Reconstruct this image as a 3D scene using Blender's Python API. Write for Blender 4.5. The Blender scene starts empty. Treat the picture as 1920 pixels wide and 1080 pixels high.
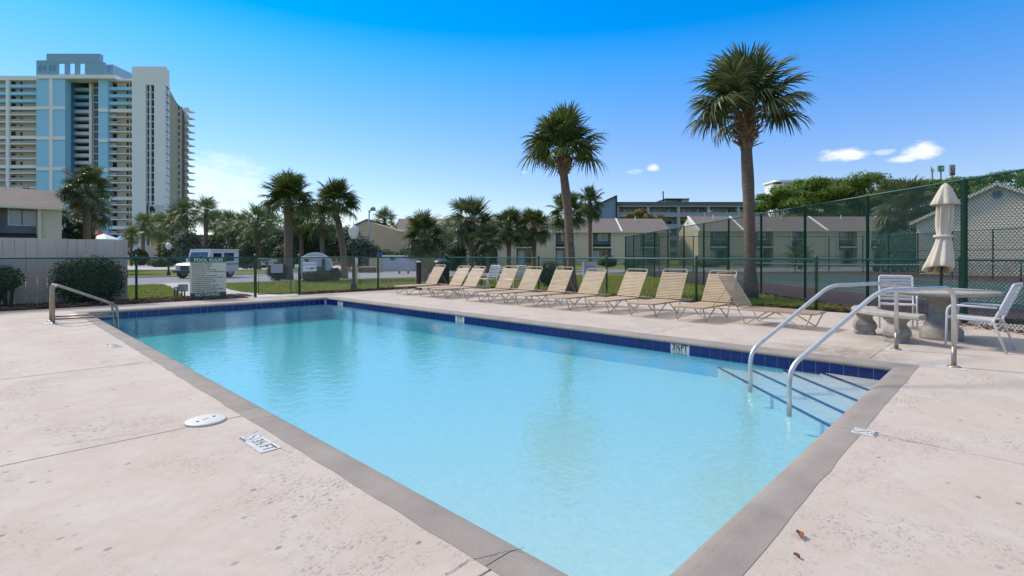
import bpy, bmesh, math, random
from math import sin, cos, pi, radians, sqrt, atan2
from mathutils import Vector, Matrix, Euler

random.seed(7)
SC = bpy.context.scene
COL = SC.collection

# ------------------------------------------------------------------ camera, sky, sun, exposure
FPX, HZ, CAMH, YAW = 966.0, 479.0, 1.30, radians(44.25)
CA, SA = cos(YAW), sin(YAW)
cam = bpy.data.cameras.new('camera'); camo = bpy.data.objects.new('camera', cam); COL.objects.link(camo)
camo.location = (0, 0, CAMH); camo.rotation_euler = (pi/2, 0, YAW - pi/2)
cam.lens = 36*FPX/1920; cam.sensor_width = 36; cam.shift_y = -(540-HZ)/1920
cam.clip_start = .05; cam.clip_end = 6000
SC.camera = camo

SUN_EL = radians(43)
# horizontal direction towards the sun (off the far left end of the pool)
_th = radians(30)
_left = Vector((-SA, CA, 0)); _fwd = Vector((CA, SA, 0))
SH = (_left*cos(_th) + _fwd*sin(_th)).normalized()
SUNV = (SH*cos(SUN_EL) + Vector((0, 0, sin(SUN_EL)))).normalized()
sl = bpy.data.lights.new('sun', 'SUN'); sl.energy = 1.36; sl.angle = radians(10); sl.color = (1, .91, .79)
so = bpy.data.objects.new('sun', sl); COL.objects.link(so)
so.rotation_euler = SUNV.to_track_quat('Z', 'Y').to_euler(); so.location = SUNV*60

world = bpy.data.worlds.new('World'); SC.world = world; world.use_nodes = True
def build_world():
    nt = world.node_tree; N = nt.nodes; L = nt.links; N.clear()
    out = N.new('ShaderNodeOutputWorld'); bg = N.new('ShaderNodeBackground')
    sky = N.new('ShaderNodeTexSky'); sky.sky_type = 'NISHITA'; sky.sun_disc = False
    sky.sun_elevation = SUN_EL; sky.sun_rotation = atan2(SH.x, SH.y)
    sky.air_density = 1.0; sky.dust_density = .03; sky.ozone_density = 3.0
    hs = N.new('ShaderNodeHueSaturation'); hs.inputs['Saturation'].default_value = 1.22; hs.inputs['Value'].default_value = 1.0
    hs.inputs['Hue'].default_value = .504
    L.new(sky.outputs[0], hs.inputs['Color'])
    g0 = N.new('ShaderNodeNewGeometry'); i0 = N.new('ShaderNodeVectorMath'); i0.operation = 'SCALE'; i0.inputs['Scale'].default_value = -1
    L.new(g0.outputs['Incoming'], i0.inputs[0]); s0 = N.new('ShaderNodeSeparateXYZ'); L.new(i0.outputs[0], s0.inputs[0])
    m0 = N.new('ShaderNodeMapRange'); m0.inputs['From Min'].default_value = .02; m0.inputs['From Max'].default_value = .42
    m0.inputs['To Min'].default_value = 1.06; m0.inputs['To Max'].default_value = 1.5; L.new(s0.outputs['Z'], m0.inputs['Value']); L.new(m0.outputs[0], hs.inputs['Saturation'])
    m2 = N.new('ShaderNodeMapRange'); m2.inputs['From Min'].default_value = .0; m2.inputs['From Max'].default_value = .36; m2.inputs['To Min'].default_value = .527; m2.inputs['To Max'].default_value = .503
    L.new(s0.outputs['Z'], m2.inputs['Value']); L.new(m2.outputs[0], hs.inputs['Hue'])
    m1 = N.new('ShaderNodeMapRange'); m1.inputs['From Min'].default_value = .0; m1.inputs['From Max'].default_value = .34; m1.inputs['To Min'].default_value = .55; m1.inputs['To Max'].default_value = 1.0
    L.new(s0.outputs['Z'], m1.inputs['Value']); L.new(m1.outputs[0], hs.inputs['Value'])
    # thin cirrus and small fair-weather clouds, fixed to sky directions
    geo = N.new('ShaderNodeNewGeometry')
    inc = N.new('ShaderNodeVectorMath'); inc.operation = 'SCALE'; inc.inputs['Scale'].default_value = -1
    L.new(geo.outputs['Incoming'], inc.inputs[0])
    def cdir(px, py):
        v = Vector((CA, SA, 0)) + Vector((SA, -CA, 0))*((px-960)/FPX) + Vector((0, 0, 1))*((HZ-py)/FPX)
        return v.normalized()
    nz = N.new('ShaderNodeTexNoise'); nz.inputs['Scale'].default_value = 22; nz.inputs['Detail'].default_value = 7
    nz.inputs['Roughness'].default_value = .62
    st = N.new('ShaderNodeVectorMath'); st.operation = 'MULTIPLY'; st.inputs[1].default_value = (1, 1, 2.6)
    L.new(inc.outputs[0], st.inputs[0]); L.new(st.outputs[0], nz.inputs['Vector'])
    total = None
    clouds = [(1582, 292, .062, .022, .95), (1728, 283, .048, .026, .95), (1700, 296, .04, .014, .7), (1226, 314, .022, .014, .75), (1190, 322, .03, .01, .35),
              (982, 323, .014, .007, .3), (420, 345, .16, .095, .42), (390, 400, .22, .07, .38), (640, 402, .08, .03, .5),
              (1660, 285, .03, .01, .4), (1100, 415, .08, .03, .5), (-300, 300, .3, .06, .5), (2400, 330, .3, .05, .5)]
    for (px, py, rw, rh, amt) in clouds:
        c = cdir(px, py)
        rv = Vector((-c.y, c.x, 0)).normalized(); uv = c.cross(rv)
        d = N.new('ShaderNodeVectorMath'); d.operation = 'SUBTRACT'; L.new(inc.outputs[0], d.inputs[0]); d.inputs[1].default_value = c
        a = N.new('ShaderNodeVectorMath'); a.operation = 'DOT_PRODUCT'; L.new(d.outputs[0], a.inputs[0]); a.inputs[1].default_value = rv/rw
        b = N.new('ShaderNodeVectorMath'); b.operation = 'DOT_PRODUCT'; L.new(d.outputs[0], b.inputs[0]); b.inputs[1].default_value = uv/rh
        cb = N.new('ShaderNodeCombineXYZ'); L.new(a.outputs['Value'], cb.inputs[0]); L.new(b.outputs['Value'], cb.inputs[1])
        ln = N.new('ShaderNodeVectorMath'); ln.operation = 'LENGTH'; L.new(cb.outputs[0], ln.inputs[0])
        fr = N.new('ShaderNodeVectorMath'); fr.operation = 'DOT_PRODUCT'; L.new(inc.outputs[0], fr.inputs[0]); fr.inputs[1].default_value = c
        m = N.new('ShaderNodeMapRange'); m.inputs['From Min'].default_value = 1.0; m.inputs['From Max'].default_value = 0.15
        m.inputs['To Min'].default_value = 0; m.inputs['To Max'].default_value = 1; m.interpolation_type = 'SMOOTHSTEP'
        L.new(ln.outputs['Value'], m.inputs['Value'])
        # erode by noise
        e = N.new('ShaderNodeMath'); e.operation = 'MULTIPLY_ADD'; L.new(nz.outputs['Fac'], e.inputs[0]); e.inputs[1].default_value = 1.7; e.inputs[2].default_value = -1.15
        s = N.new('ShaderNodeMath'); s.operation = 'ADD'; L.new(m.outputs[0], s.inputs[0]); L.new(e.outputs[0], s.inputs[1])
        g = N.new('ShaderNodeMapRange'); g.inputs['From Min'].default_value = .1; g.inputs['From Max'].default_value = .85; g.inputs['To Max'].default_value = amt
        g.interpolation_type = 'SMOOTHSTEP'; L.new(s.outputs[0], g.inputs['Value'])
        gt = N.new('ShaderNodeMath'); gt.operation = 'GREATER_THAN'; L.new(fr.outputs['Value'], gt.inputs[0]); gt.inputs[1].default_value = 0
        gm = N.new('ShaderNodeMath'); gm.operation = 'MULTIPLY'; L.new(g.outputs[0], gm.inputs[0]); L.new(gt.outputs[0], gm.inputs[1])
        if total is None: total = gm
        else:
            mx = N.new('ShaderNodeMath'); mx.operation = 'MAXIMUM'; L.new(total.outputs[0], mx.inputs[0]); L.new(gm.outputs[0], mx.inputs[1]); total = mx
    # thin veil of high cloud overhead (the photograph's soft shadows come from it), broken by noise
    vz = N.new('ShaderNodeMapRange'); vz.interpolation_type = 'SMOOTHSTEP'; vz.inputs['From Min'].default_value = .5; vz.inputs['From Max'].default_value = .78
    L.new(s0.outputs['Z'], vz.inputs['Value'])
    vn = N.new('ShaderNodeTexNoise'); vn.inputs['Scale'].default_value = 3.2; vn.inputs['Detail'].default_value = 6; vn.inputs['Distortion'].default_value = .8; L.new(i0.outputs[0], vn.inputs['Vector'])
    vm = N.new('ShaderNodeMapRange'); vm.inputs['From Min'].default_value = .3; vm.inputs['From Max'].default_value = .62; vm.inputs['To Min'].default_value = .35; vm.inputs['To Max'].default_value = .9
    L.new(vn.outputs['Fac'], vm.inputs['Value'])
    vv = N.new('ShaderNodeMath'); vv.operation = 'MULTIPLY'; L.new(vz.outputs[0], vv.inputs[0]); L.new(vm.outputs[0], vv.inputs[1])
    vx = N.new('ShaderNodeMath'); vx.operation = 'MAXIMUM'; L.new(total.outputs[0], vx.inputs[0]); L.new(vv.outputs[0], vx.inputs[1]); total = vx
    mix = N.new('ShaderNodeMix'); mix.data_type = 'RGBA'
    L.new(total.outputs[0], mix.inputs['Factor']); L.new(hs.outputs[0], mix.inputs['A']); mix.inputs['B'].default_value = (5.3, 5.3, 5.25, 1)
    L.new(mix.outputs['Result'], bg.inputs['Color']); bg.inputs['Strength'].default_value = .079
    L.new(bg.outputs[0], out.inputs[0])
build_world()
SC.view_settings.view_transform = 'Standard'; SC.view_settings.look = 'None'
SC.view_settings.gamma = 1; SC.view_settings.use_curve_mapping = False
SC.view_settings.exposure = 1.5
SC.render.engine = 'CYCLES'
SC.cycles.max_bounces = 8; SC.cycles.transparent_max_bounces = 24; SC.cycles.caustics_reflective = False; SC.cycles.caustics_refractive = False
SC.cycles.use_denoising = True
SC.cycles.sample_clamp_indirect = 6

# ------------------------------------------------------------------ coordinates
def V(d, r, z=0.0):                       # depth along the view axis, metres right of it
    return Vector((d*CA + r*SA, d*SA - r*CA, z))
def G(px, py, z=0.0):                     # ground point measured in the 1920x1080 photograph
    d = FPX*(CAMH-z)/(py-HZ); return V(d, (px-960)/FPX*d, z)
def dr(px, py, z=0.0):
    d = FPX*(CAMH-z)/(py-HZ); return d, (px-960)/FPX*d
VROT = YAW - pi/2                         # z rotation that turns local x to image right, local y away from the camera

# ------------------------------------------------------------------ materials
MATS = {}
ALB = .8
def mat(name, col, rough=.7, col2=None, scale=4.0, amt=.5, bump=0.0, bscale=None, metal=0.0, spec=.5, detail=4, trans=0.0, rnd=0.0, obj=False, stretch=None, bdist=.02):
    if name in MATS: return MATS[name]
    m = bpy.data.materials.new(name); m.use_nodes = True; nt = m.node_tree; N = nt.nodes; L = nt.links
    p = N['Principled BSDF']; p.inputs['Roughness'].default_value = rough; p.inputs['Metallic'].default_value = metal
    p.inputs['Specular IOR Level'].default_value = spec
    c2 = col2 or tuple(x*.72 for x in col)
    if not trans and metal < .5 and not name.startswith(('tower', 'cream', 'beige', 'tan_stucco', 'yellow', 'pool_plaster', 'painted_board', 'palm_bark', 'white_trim', 'grey_siding', 'pale_grey', 'asphalt', 'pale_conc')): col = tuple(x*ALB for x in col); c2 = tuple(x*ALB for x in c2)
    base = (*col, 1)
    if obj:
        tc = N.new('ShaderNodeTexCoord'); vec = tc.outputs['Object']
    else:
        g = N.new('ShaderNodeNewGeometry'); vec = g.outputs['Position']
    if stretch:
        s = N.new('ShaderNodeVectorMath'); s.operation = 'MULTIPLY'; s.inputs[1].default_value = stretch; L.new(vec, s.inputs[0]); vec = s.outputs[0]
    nz = N.new('ShaderNodeTexNoise'); nz.inputs['Scale'].default_value = scale; nz.inputs['Detail'].default_value = detail; nz.inputs['Roughness'].default_value = .6
    L.new(vec, nz.inputs['Vector'])
    mr = N.new('ShaderNodeMapRange'); mr.inputs['From Min'].default_value = .32; mr.inputs['From Max'].default_value = .68; mr.inputs['To Max'].default_value = amt
    L.new(nz.outputs['Fac'], mr.inputs['Value'])
    mx = N.new('ShaderNodeMix'); mx.data_type = 'RGBA'; mx.inputs['A'].default_value = base; mx.inputs['B'].default_value = (*c2, 1)
    L.new(mr.outputs[0], mx.inputs['Factor']); cout = mx.outputs['Result']
    if rnd:
        gi = N.new('ShaderNodeNewGeometry'); hv = N.new('ShaderNodeHueSaturation')
        a = N.new('ShaderNodeMapRange'); a.inputs['To Min'].default_value = 1-rnd; a.inputs['To Max'].default_value = 1+rnd
        L.new(gi.outputs['Random Per Island'], a.inputs['Value']); L.new(a.outputs[0], hv.inputs['Value'])
        b = N.new('ShaderNodeMapRange'); b.inputs['To Min'].default_value = .485; b.inputs['To Max'].default_value = .515
        oi = N.new('ShaderNodeObjectInfo'); L.new(oi.outputs['Random'], b.inputs['Value']); L.new(b.outputs[0], hv.inputs['Hue'])
        L.new(cout, hv.inputs['Color']); cout = hv.outputs[0]
    L.new(cout, p.inputs['Base Color'])
    if bump:
        bn = N.new('ShaderNodeTexNoise'); bn.inputs['Scale'].default_value = bscale or scale*6; bn.inputs['Detail'].default_value = 5
        L.new(vec, bn.inputs['Vector'])
        bu = N.new('ShaderNodeBump'); bu.inputs['Strength'].default_value = bump; bu.inputs['Distance'].default_value = bdist
        L.new(bn.outputs['Fac'], bu.inputs['Height']); L.new(bu.outputs[0], p.inputs['Normal'])
    if trans:
        t = N.new('ShaderNodeBsdfTranslucent'); L.new(cout, t.inputs['Color'])
        ms = N.new('ShaderNodeMixShader'); ms.inputs[0].default_value = trans
        L.new(p.outputs[0], ms.inputs[1]); L.new(t.outputs[0], ms.inputs[2]); L.new(ms.outputs[0], N['Material Output'].inputs['Surface'])
    MATS[name] = m
    return m

def concrete_deck():
    m = bpy.data.materials.new('deck_concrete'); m.use_nodes = True; nt = m.node_tree; N = nt.nodes; L = nt.links
    p = N['Principled BSDF']; p.inputs['Roughness'].default_value = .88; p.inputs['Specular IOR Level'].default_value = .25
    g = N.new('ShaderNodeNewGeometry'); pos = g.outputs['Position']
    def noise(s, d=5, r=.6, v=None):
        n = N.new('ShaderNodeTexNoise'); n.inputs['Scale'].default_value = s; n.inputs['Detail'].default_value = d; n.inputs['Roughness'].default_value = r
        L.new(v or pos, n.inputs['Vector']); return n.outputs['Fac']
    def rng(x, a, b, lo=0., hi=1.):
        n = N.new('ShaderNodeMapRange'); n.inputs['From Min'].default_value = a; n.inputs['From Max'].default_value = b
        n.inputs['To Min'].default_value = lo; n.inputs['To Max'].default_value = hi; L.new(x, n.inputs['Value']); return n.outputs[0]
    def mix(f, a, b):
        n = N.new('ShaderNodeMix'); n.data_type = 'RGBA'; L.new(f, n.inputs['Factor'])
        for s, k in ((a, 'A'), (b, 'B')):
            if isinstance(s, tuple): n.inputs[k].default_value = (*s, 1)
            else: L.new(s, n.inputs[k])
        return n.outputs['Result']
    def mul(a, b):
        n = N.new('ShaderNodeMath'); n.operation = 'MULTIPLY'; L.new(a, n.inputs[0]); L.new(b, n.inputs[1]); return n.outputs[0]
    st = N.new('ShaderNodeVectorMath'); st.operation = 'MULTIPLY'; st.inputs[1].default_value = (1, 1, 1); L.new(pos, st.inputs[0])
    # broom direction: stretched speckle
    ro = N.new('ShaderNodeVectorRotate'); ro.rotation_type = 'Z_AXIS'; ro.inputs['Angle'].default_value = -.25; L.new(pos, ro.inputs['Vector'])
    sx = N.new('ShaderNodeVectorMath'); sx.operation = 'MULTIPLY'; sx.inputs[1].default_value = (.82, 1.12, 1); L.new(ro.outputs[0], sx.inputs[0])
    c = mix(rng(noise(.55, 3), .38, .64), (.525, .442, .368), (.487, .408, .338))
    c = mix(rng(noise(1.7, 6, .65), .42, .72, 0, .75), c, (.59, .525, .455))
    c = mix(rng(noise(14, 5, .7), .45, .75, 0, .4), c, (.40, .33, .28))
    c = mix(rng(noise(200, 2, .5), .48, .75, 0, .55), c, (.35, .285, .24))
    # pitted spots in patches
    vo = N.new('ShaderNodeTexVoronoi'); vo.inputs['Scale'].default_value = 21; L.new(sx.outputs[0], vo.inputs['Vector'])
    spot = rng(vo.outputs['Distance'], .30, .16)
    patch = rng(noise(1.15, 3, .55), .47, .62)
    fine = rng(noise(48, 4, .7, sx.outputs[0]), .54, .61)
    dark = mul(mul(patch, fine), rng(noise(9, 2, .5), .42, .55))
    vo2 = N.new('ShaderNodeTexVoronoi'); vo2.inputs['Scale'].default_value = 7.5; vo2.inputs['Randomness'].default_value = 1; L.new(sx.outputs[0], vo2.inputs['Vector'])
    big = mul(rng(vo2.outputs['Distance'], .14, .06), rng(noise(2.3, 2), .44, .54))
    c = mix(rng(dark, 0, 1, 0, .62), c, (.11, .095, .085))
    c = mix(rng(mul(spot, patch), 0, 1, 0, .35), c, (.2, .17, .155))
    c = mix(rng(big, 0, 1, 0, .6), c, (.08, .068, .06))
    # damp brown staining near the step corner
    sd = N.new('ShaderNodeVectorMath'); sd.operation = 'DISTANCE'; L.new(pos, sd.inputs[0]); sd.inputs[1].default_value = (7.95, 1.75, 0)
    stn = mul(rng(sd.outputs['Value'], 1.15, .1), rng(noise(3.5, 6, .7), .36, .6))
    c = mix(rng(stn, 0, 1, 0, .8), c, (.19, .135, .085))
    L.new(c, p.inputs['Base Color'])
    bu = N.new('ShaderNodeBump'); bu.inputs['Strength'].default_value = .35; bu.inputs['Distance'].default_value = .006
    h = N.new('ShaderNodeMath'); h.operation = 'SUBTRACT'; L.new(noise(120, 4), h.inputs[0]); L.new(dark, h.inputs[1])
    L.new(h.outputs[0], bu.inputs['Height']); L.new(bu.outputs[0], p.inputs['Normal'])
    return m
M_DECK = concrete_deck()

def water_mat():
    m = bpy.data.materials.new('pool_water'); m.use_nodes = True; nt = m.node_tree; N = nt.nodes; L = nt.links
    N.remove(N['Principled BSDF']); out = N['Material Output']
    g = N.new('ShaderNodeNewGeometry')
    def nz(s, d, stretch=(1, 1, 1)):
        v = N.new('ShaderNodeVectorMath'); v.operation = 'MULTIPLY'; v.inputs[1].default_value = stretch; L.new(g.outputs['Position'], v.inputs[0])
        n = N.new('ShaderNodeTexNoise'); n.inputs['Scale'].default_value = s; n.inputs['Detail'].default_value = d; n.inputs['Distortion'].default_value = .4
        L.new(v.outputs[0], n.inputs['Vector']); return n.outputs['Fac']
    a = nz(1.6, 2); b = nz(6.5, 3); c = nz(19, 3)
    s1 = N.new('ShaderNodeMath'); s1.operation = 'MULTIPLY_ADD'; L.new(b, s1.inputs[0]); s1.inputs[1].default_value = .55; a2 = N.new('ShaderNodeMath'); a2.operation = 'MULTIPLY'; a2.inputs[1].default_value = .5; L.new(a, a2.inputs[0]); L.new(a2.outputs[0], s1.inputs[2])
    s2 = N.new('ShaderNodeMath'); s2.operation = 'MULTIPLY_ADD'; L.new(c, s2.inputs[0]); s2.inputs[1].default_value = .3; L.new(s1.outputs[0], s2.inputs[2])
    bu = N.new('ShaderNodeBump'); bu.inputs['Strength'].default_value = .17; bu.inputs['Distance'].default_value = .05
    L.new(s2.outputs[0], bu.inputs['Height'])
    # Schlick reflectance, the same from above and from below
    dt = N.new('ShaderNodeVectorMath'); dt.operation = 'DOT_PRODUCT'; L.new(g.outputs['Incoming'], dt.inputs[0]); L.new(bu.outputs[0], dt.inputs[1])
    def mth(op, a, b=None, c=None):
        n = N.new('ShaderNodeMath'); n.operation = op
        for i, q in enumerate((a, b, c)):
            if q is None: continue
            if isinstance(q, (int, float)): n.inputs[i].default_value = q
            else: L.new(q, n.inputs[i])
        return n.outputs[0]
    om = mth('SUBTRACT', 1.0, mth('MINIMUM', mth('ABSOLUTE', dt.outputs['Value']), 1.0))
    fr = mth('MULTIPLY_ADD', mth('POWER', om, 3.9), .9, .045)
    gl = N.new('ShaderNodeBsdfGlossy'); gl.inputs['Roughness'].default_value = .015; L.new(bu.outputs[0], gl.inputs['Normal'])
    tr = N.new('ShaderNodeBsdfTransparent'); tr.inputs['Color'].default_value = (.95, .97, .98, 1)
    mx = N.new('ShaderNodeMixShader'); L.new(fr, mx.inputs[0]); L.new(tr.outputs[0], mx.inputs[1]); L.new(gl.outputs[0], mx.inputs[2])
    L.new(mx.outputs[0], out.inputs['Surface'])
    va = N.new('ShaderNodeVolumeAbsorption'); va.inputs['Color'].default_value = (0.0, .90, .968, 1); va.inputs['Density'].default_value = .54
    L.new(va.outputs[0], out.inputs['Volume'])
    return m
M_WATER = water_mat()

M_COPING = mat('coping_concrete', (.41, .355, .305), .85, (.31, .265, .23), 2.6, .9, .5, 70, spec=.25, bdist=.006)
M_PLASTER = mat('pool_plaster', (.71, .66, .63), .8, (.61, .585, .57), 24, .8, spec=.2)  # fine mottling stands in for dappled light on the pool bottom
M_TILE = mat('blue_tile', (.005, .022, .2), .2, (.004, .014, .11), 6.5, .9)
M_TILEW = mat('white_tile', (.82, .77, .69), .35, (.7, .65, .58), 20, .6)
M_GROUT = mat('white_grout', (.62, .66, .7), .8)
M_STEPT = mat('step_tile', (.01, .05, .17), .3)
M_BLACK = mat('black_paint', (.02, .02, .022), .5)
M_INKW = mat('white_ink', (.8, .82, .78), .6)
M_STEEL = mat('stainless_steel', (.66, .65, .63), .38, (.5, .48, .45), 12, .7, metal=.8)
M_STEELD = mat('worn_steel', (.40, .35, .29), .42, (.26, .2, .14), 8, .9, metal=.7)
M_STRAP = mat('tan_strap', (.64, .465, .29), .55, (.53, .38, .23), 7, .8, spec=.35)
M_TANF = mat('tan_frame', (.52, .40, .26), .4, (.45, .33, .2), 5, .6)
M_WHITEF = mat('white_frame', (.78, .78, .78), .35, (.68, .68, .68), 8, .5)
M_WHITES = mat('white_strap', (.76, .76, .77), .5, (.68, .68, .68), 12, .6)
M_CONC = mat('cast_concrete', (.47, .44, .39), .9, (.26, .24, .2), 7, .9, .6, 45, bdist=.01)
M_CONCT = mat('cast_concrete_top', (.52, .48, .42), .9, (.38, .345, .29), 9, .9, .5, 60, bdist=.008)
M_GREENF = mat('green_fence_paint', (.012, .115, .078), .4, (.009, .08, .055), 6, .6)
M_WIRE = mat('green_wire', (.016, .095, .068), .5)
M_CANVAS = mat('cream_canvas', (.66, .58, .46), .9, (.56, .48, .37), 9, .7, .35, 160, trans=.12, bdist=.004)
M_DKMETAL = mat('dark_metal', (.018, .02, .024), .4)
M_GRASS = mat('lawn', (.27, .30, .03), .95, (.20, .19, .04), 1.3, .95, .8, 60, spec=.1, detail=8, bdist=.04)
M_BLADE = mat('grass_blade', (.27, .32, .03), .8, (.21, .21, .045), .8, .9, trans=.3, rnd=.35)
M_MULCH = mat('pine_straw', (.13, .075, .05), .95, (.06, .035, .026), 12, .95, .9, 50, bdist=.05)
M_NEEDLE = mat('straw_bits', (.22, .13, .085), .9, (.09, .05, .035), 5, .9, rnd=.45)
M_ROAD = mat('asphalt', (.29, .29, .31), .9, (.22, .22, .235), 2.2, .8, .4, 40, bdist=.01)
M_PATH = mat('pale_concrete', (.58, .55, .52), .9, (.47, .44, .41), 2, .7)
M_COURTG = mat('court_green', (.075, .13, .105), .85, (.06, .105, .088), 1.4, .8)
M_COURTR = mat('court_red', (.145, .05, .052), .85, (.11, .04, .042), 1.3, .8)
M_LINE = mat('court_line', (.7, .72, .7), .8)
M_SCREEN = None
def windscreen():
    m = bpy.data.materials.new('windscreen_cloth'); m.use_nodes = True; nt = m.node_tree; N = nt.nodes; L = nt.links
    p = N['Principled BSDF']; p.inputs['Base Color'].default_value = (.01, .075, .062, 1); p.inputs['Roughness'].default_value = .9
    t = N.new('ShaderNodeBsdfTransparent'); mx = N.new('ShaderNodeMixShader'); mx.inputs[0].default_value = .5
    L.new(t.outputs[0], mx.inputs[1]); L.new(p.outputs[0], mx.inputs[2]); L.new(mx.outputs[0], N['Material Output'].inputs['Surface'])
    return m
M_SCREEN = windscreen()
M_BARK = mat('palm_bark', (.25, .175, .125), .95, (.13, .09, .065), 7, .9, .9, 28, stretch=(1, 1, 2.2), bdist=.05)
M_BOOT = mat('palm_boot', (.36, .25, .15), .9, (.14, .09, .055), 6, .9, rnd=.3)
M_FROND = mat('palm_leaf', (.105, .15, .03), .42, (.07, .105, .025), 2.0, .9, trans=.34, rnd=.42, spec=.55)
M_FRONDG = mat('palm_leaf_grey', (.135, .165, .065), .42, (.085, .115, .045), 2.0, .9, trans=.34, rnd=.4, spec=.5)
M_PETI = mat('palm_petiole', (.17, .2, .06), .5, (.12, .13, .05), 4, .7)
M_DEAD = mat('dead_frond', (.26, .19, .11), .9, (.16, .11, .065), 4, .8, rnd=.3)
M_SHRUB = mat('shrub_leaf', (.065, .105, .03), .6, (.025, .045, .018), 1.5, .9, trans=.15, rnd=.45)
M_SHRUBG = mat('shrub_leaf_grey', (.085, .115, .075), .6, (.05, .075, .045), 1.5, .9, trans=.15, rnd=.4)
M_SHRUBL = mat('shrub_leaf_light', (.13, .17, .035), .6, (.08, .11, .03), 1.5, .9, trans=.2, rnd=.4)
M_SHRUBR = mat('shrub_leaf_reddish', (.04, .03, .024), .6, (.022, .024, .016), 1.5, .9, trans=.15, rnd=.5)
M_HEDGE = mat('hedge_leaf', (.055, .095, .025), .5, (.03, .05, .02), 3, .9, trans=.15, rnd=.5)
M_PINE = mat('pine_needle', (.16, .25, .028), .7, (.08, .145, .02), .35, .95, trans=.36, rnd=.4)
M_AUTUMN = mat('autumn_leaf', (.26, .19, .035), .7, (.1, .1, .03), .5, .95, trans=.2, rnd=.4)
M_TRUNK = mat('tree_bark', (.13, .10, .08), .95, (.07, .05, .04), 4, .9)
M_CORE = mat('foliage_shade_core', (.03, .05, .018), .95)  # dark core stands in for the shade inside bushes
M_BEIGE = mat('beige_stucco', (.64, .54, .36), .9, (.49, .41, .27), 1.2, .6)
M_BEIGED = mat('tan_stucco', (.63, .525, .36), .9, (.57, .475, .325), 1.2, .6)
M_POST = mat('cream_trim', (.66, .6, .46), .8)
M_GREYSID = mat('grey_siding', (.21, .225, .21), .85, (.175, .19, .178), 1.5, .6)
M_ROOF = mat('shingle_roof', (.26, .215, .185), .95, (.185, .15, .13), 3.2, .9, .4, 9, detail=8, bdist=.03)
M_DKROOF = mat('dark_awning_roof', (.05, .048, .048), .9)
M_WHITE = mat('white_trim', (.76, .75, .72), .7, (.68, .67, .64), 2, .5)
M_GLASSD = mat('dark_window_glass', (.018, .022, .026), .08, spec=.9)
M_GLASSB = mat('window_glass_curtained', (.28, .36, .43), .15, (.2, .27, .33), 2.2, .8, spec=.8)
M_TWHITE = mat('tower_white', (.8, .79, .77), .85, (.74, .73, .71), .1, .6)
M_TBEIGE = mat('tower_beige', (.62, .525, .45), .85, (.6, .49, .38), .1, .6)
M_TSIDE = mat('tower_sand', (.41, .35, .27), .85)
M_TBLUE = mat('tower_light_blue', (.33, .62, .80), .85, (.31, .58, .76), .1, .6)
M_TBLUE2 = mat('tower_shade_and_emblem_blue', (.14, .36, .54), .85)  # panel blue with shade painted in for side walls; also the roof emblem
M_TGREY = mat('tower_blue_grey', (.25, .42, .53), .85, (.23, .39, .5), .2, .5)
M_TDARK = mat('balcony_shadow_wall', (.075, .062, .055), .85)  # dark tone stands in for shade in the tower recesses
M_RAIL = mat('balcony_rail', (.5, .48, .46), .7)
M_FWOOD = mat('painted_board', (.53, .435, .37), .9, (.44, .36, .305), 3, .8, .4, 30, stretch=(1, 1, .25), bdist=.01)
M_SIGNG = mat('sign_green', (.025, .13, .055), .6)
M_SIGNC = mat('sign_cream', (.74, .70, .53), .7, (.66, .62, .47), 3, .5)
M_SIGNW = mat('sign_white', (.74, .76, .8), .6)
M_OVAL = mat('oval_sign_white', (.58, .63, .70), .6, (.52, .57, .63), 1.5, .6)
M_INK = mat('sign_ink', (.05, .055, .05), .7)
M_INKG = mat('sign_ink_grey', (.2, .21, .24), .7)
M_TRUCKW = mat('truck_white', (.72, .74, .76), .35, (.62, .65, .68), 1.5, .5)
M_TRUCKB = mat('truck_blue', (.05, .08, .34), .4)
M_CARP = mat('silver_car_paint', (.50, .53, .57), .3, metal=.5)
M_CARD = mat('dark_car_paint', (.02, .022, .027), .25)
M_RUBBER = mat('rubber', (.02, .02, .02), .85)
M_HUB = mat('wheel_hub', (.55, .55, .55), .4)
M_BROWN = mat('brown_wood_post', (.045, .025, .022), .8)
M_ORANGE = mat('orange_stucco', (.45, .23, .13), .9, (.4, .2, .11), .8, .6)
M_YELLOW = mat('yellow_stucco', (.52, .40, .23), .9, (.46, .35, .2), .5, .6)
M_BRICK = mat('red_brick', (.22, .09, .05), .9)
M_REDT = mat('red_canvas', (.36, .03, .03), .8)
M_LAMP = mat('lamp_globe', (.8, .8, .78), .4)
M_BLUES = mat('sign_blue', (.05, .13, .4), .6)
M_GREY = mat('grey_cabinet', (.36, .37, .38), .7, (.28, .29, .3), 4, .7)
M_MOTEL = mat('motel_wall', (.50, .54, .62), .9, (.45, .49, .56), .2, .6)
M_MOTELC = mat('motel_concrete', (.52, .52, .50), .9)
M_MOTELD = mat('motel_fascia', (.12, .16, .21), .8)
M_WEDGE = mat('motel_blue_wall', (.25, .34, .46), .9)
M_HOUSE = mat('cream_siding', (.80, .68, .50), .85, (.75, .635, .465), .8, .6)
M_LEAFD = mat('dry_leaf', (.34, .12, .04), .8, (.16, .06, .02), 60, .8)
M_SIGNGR = mat('sign_bright_green', (.06, .35, .2), .6)

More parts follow.
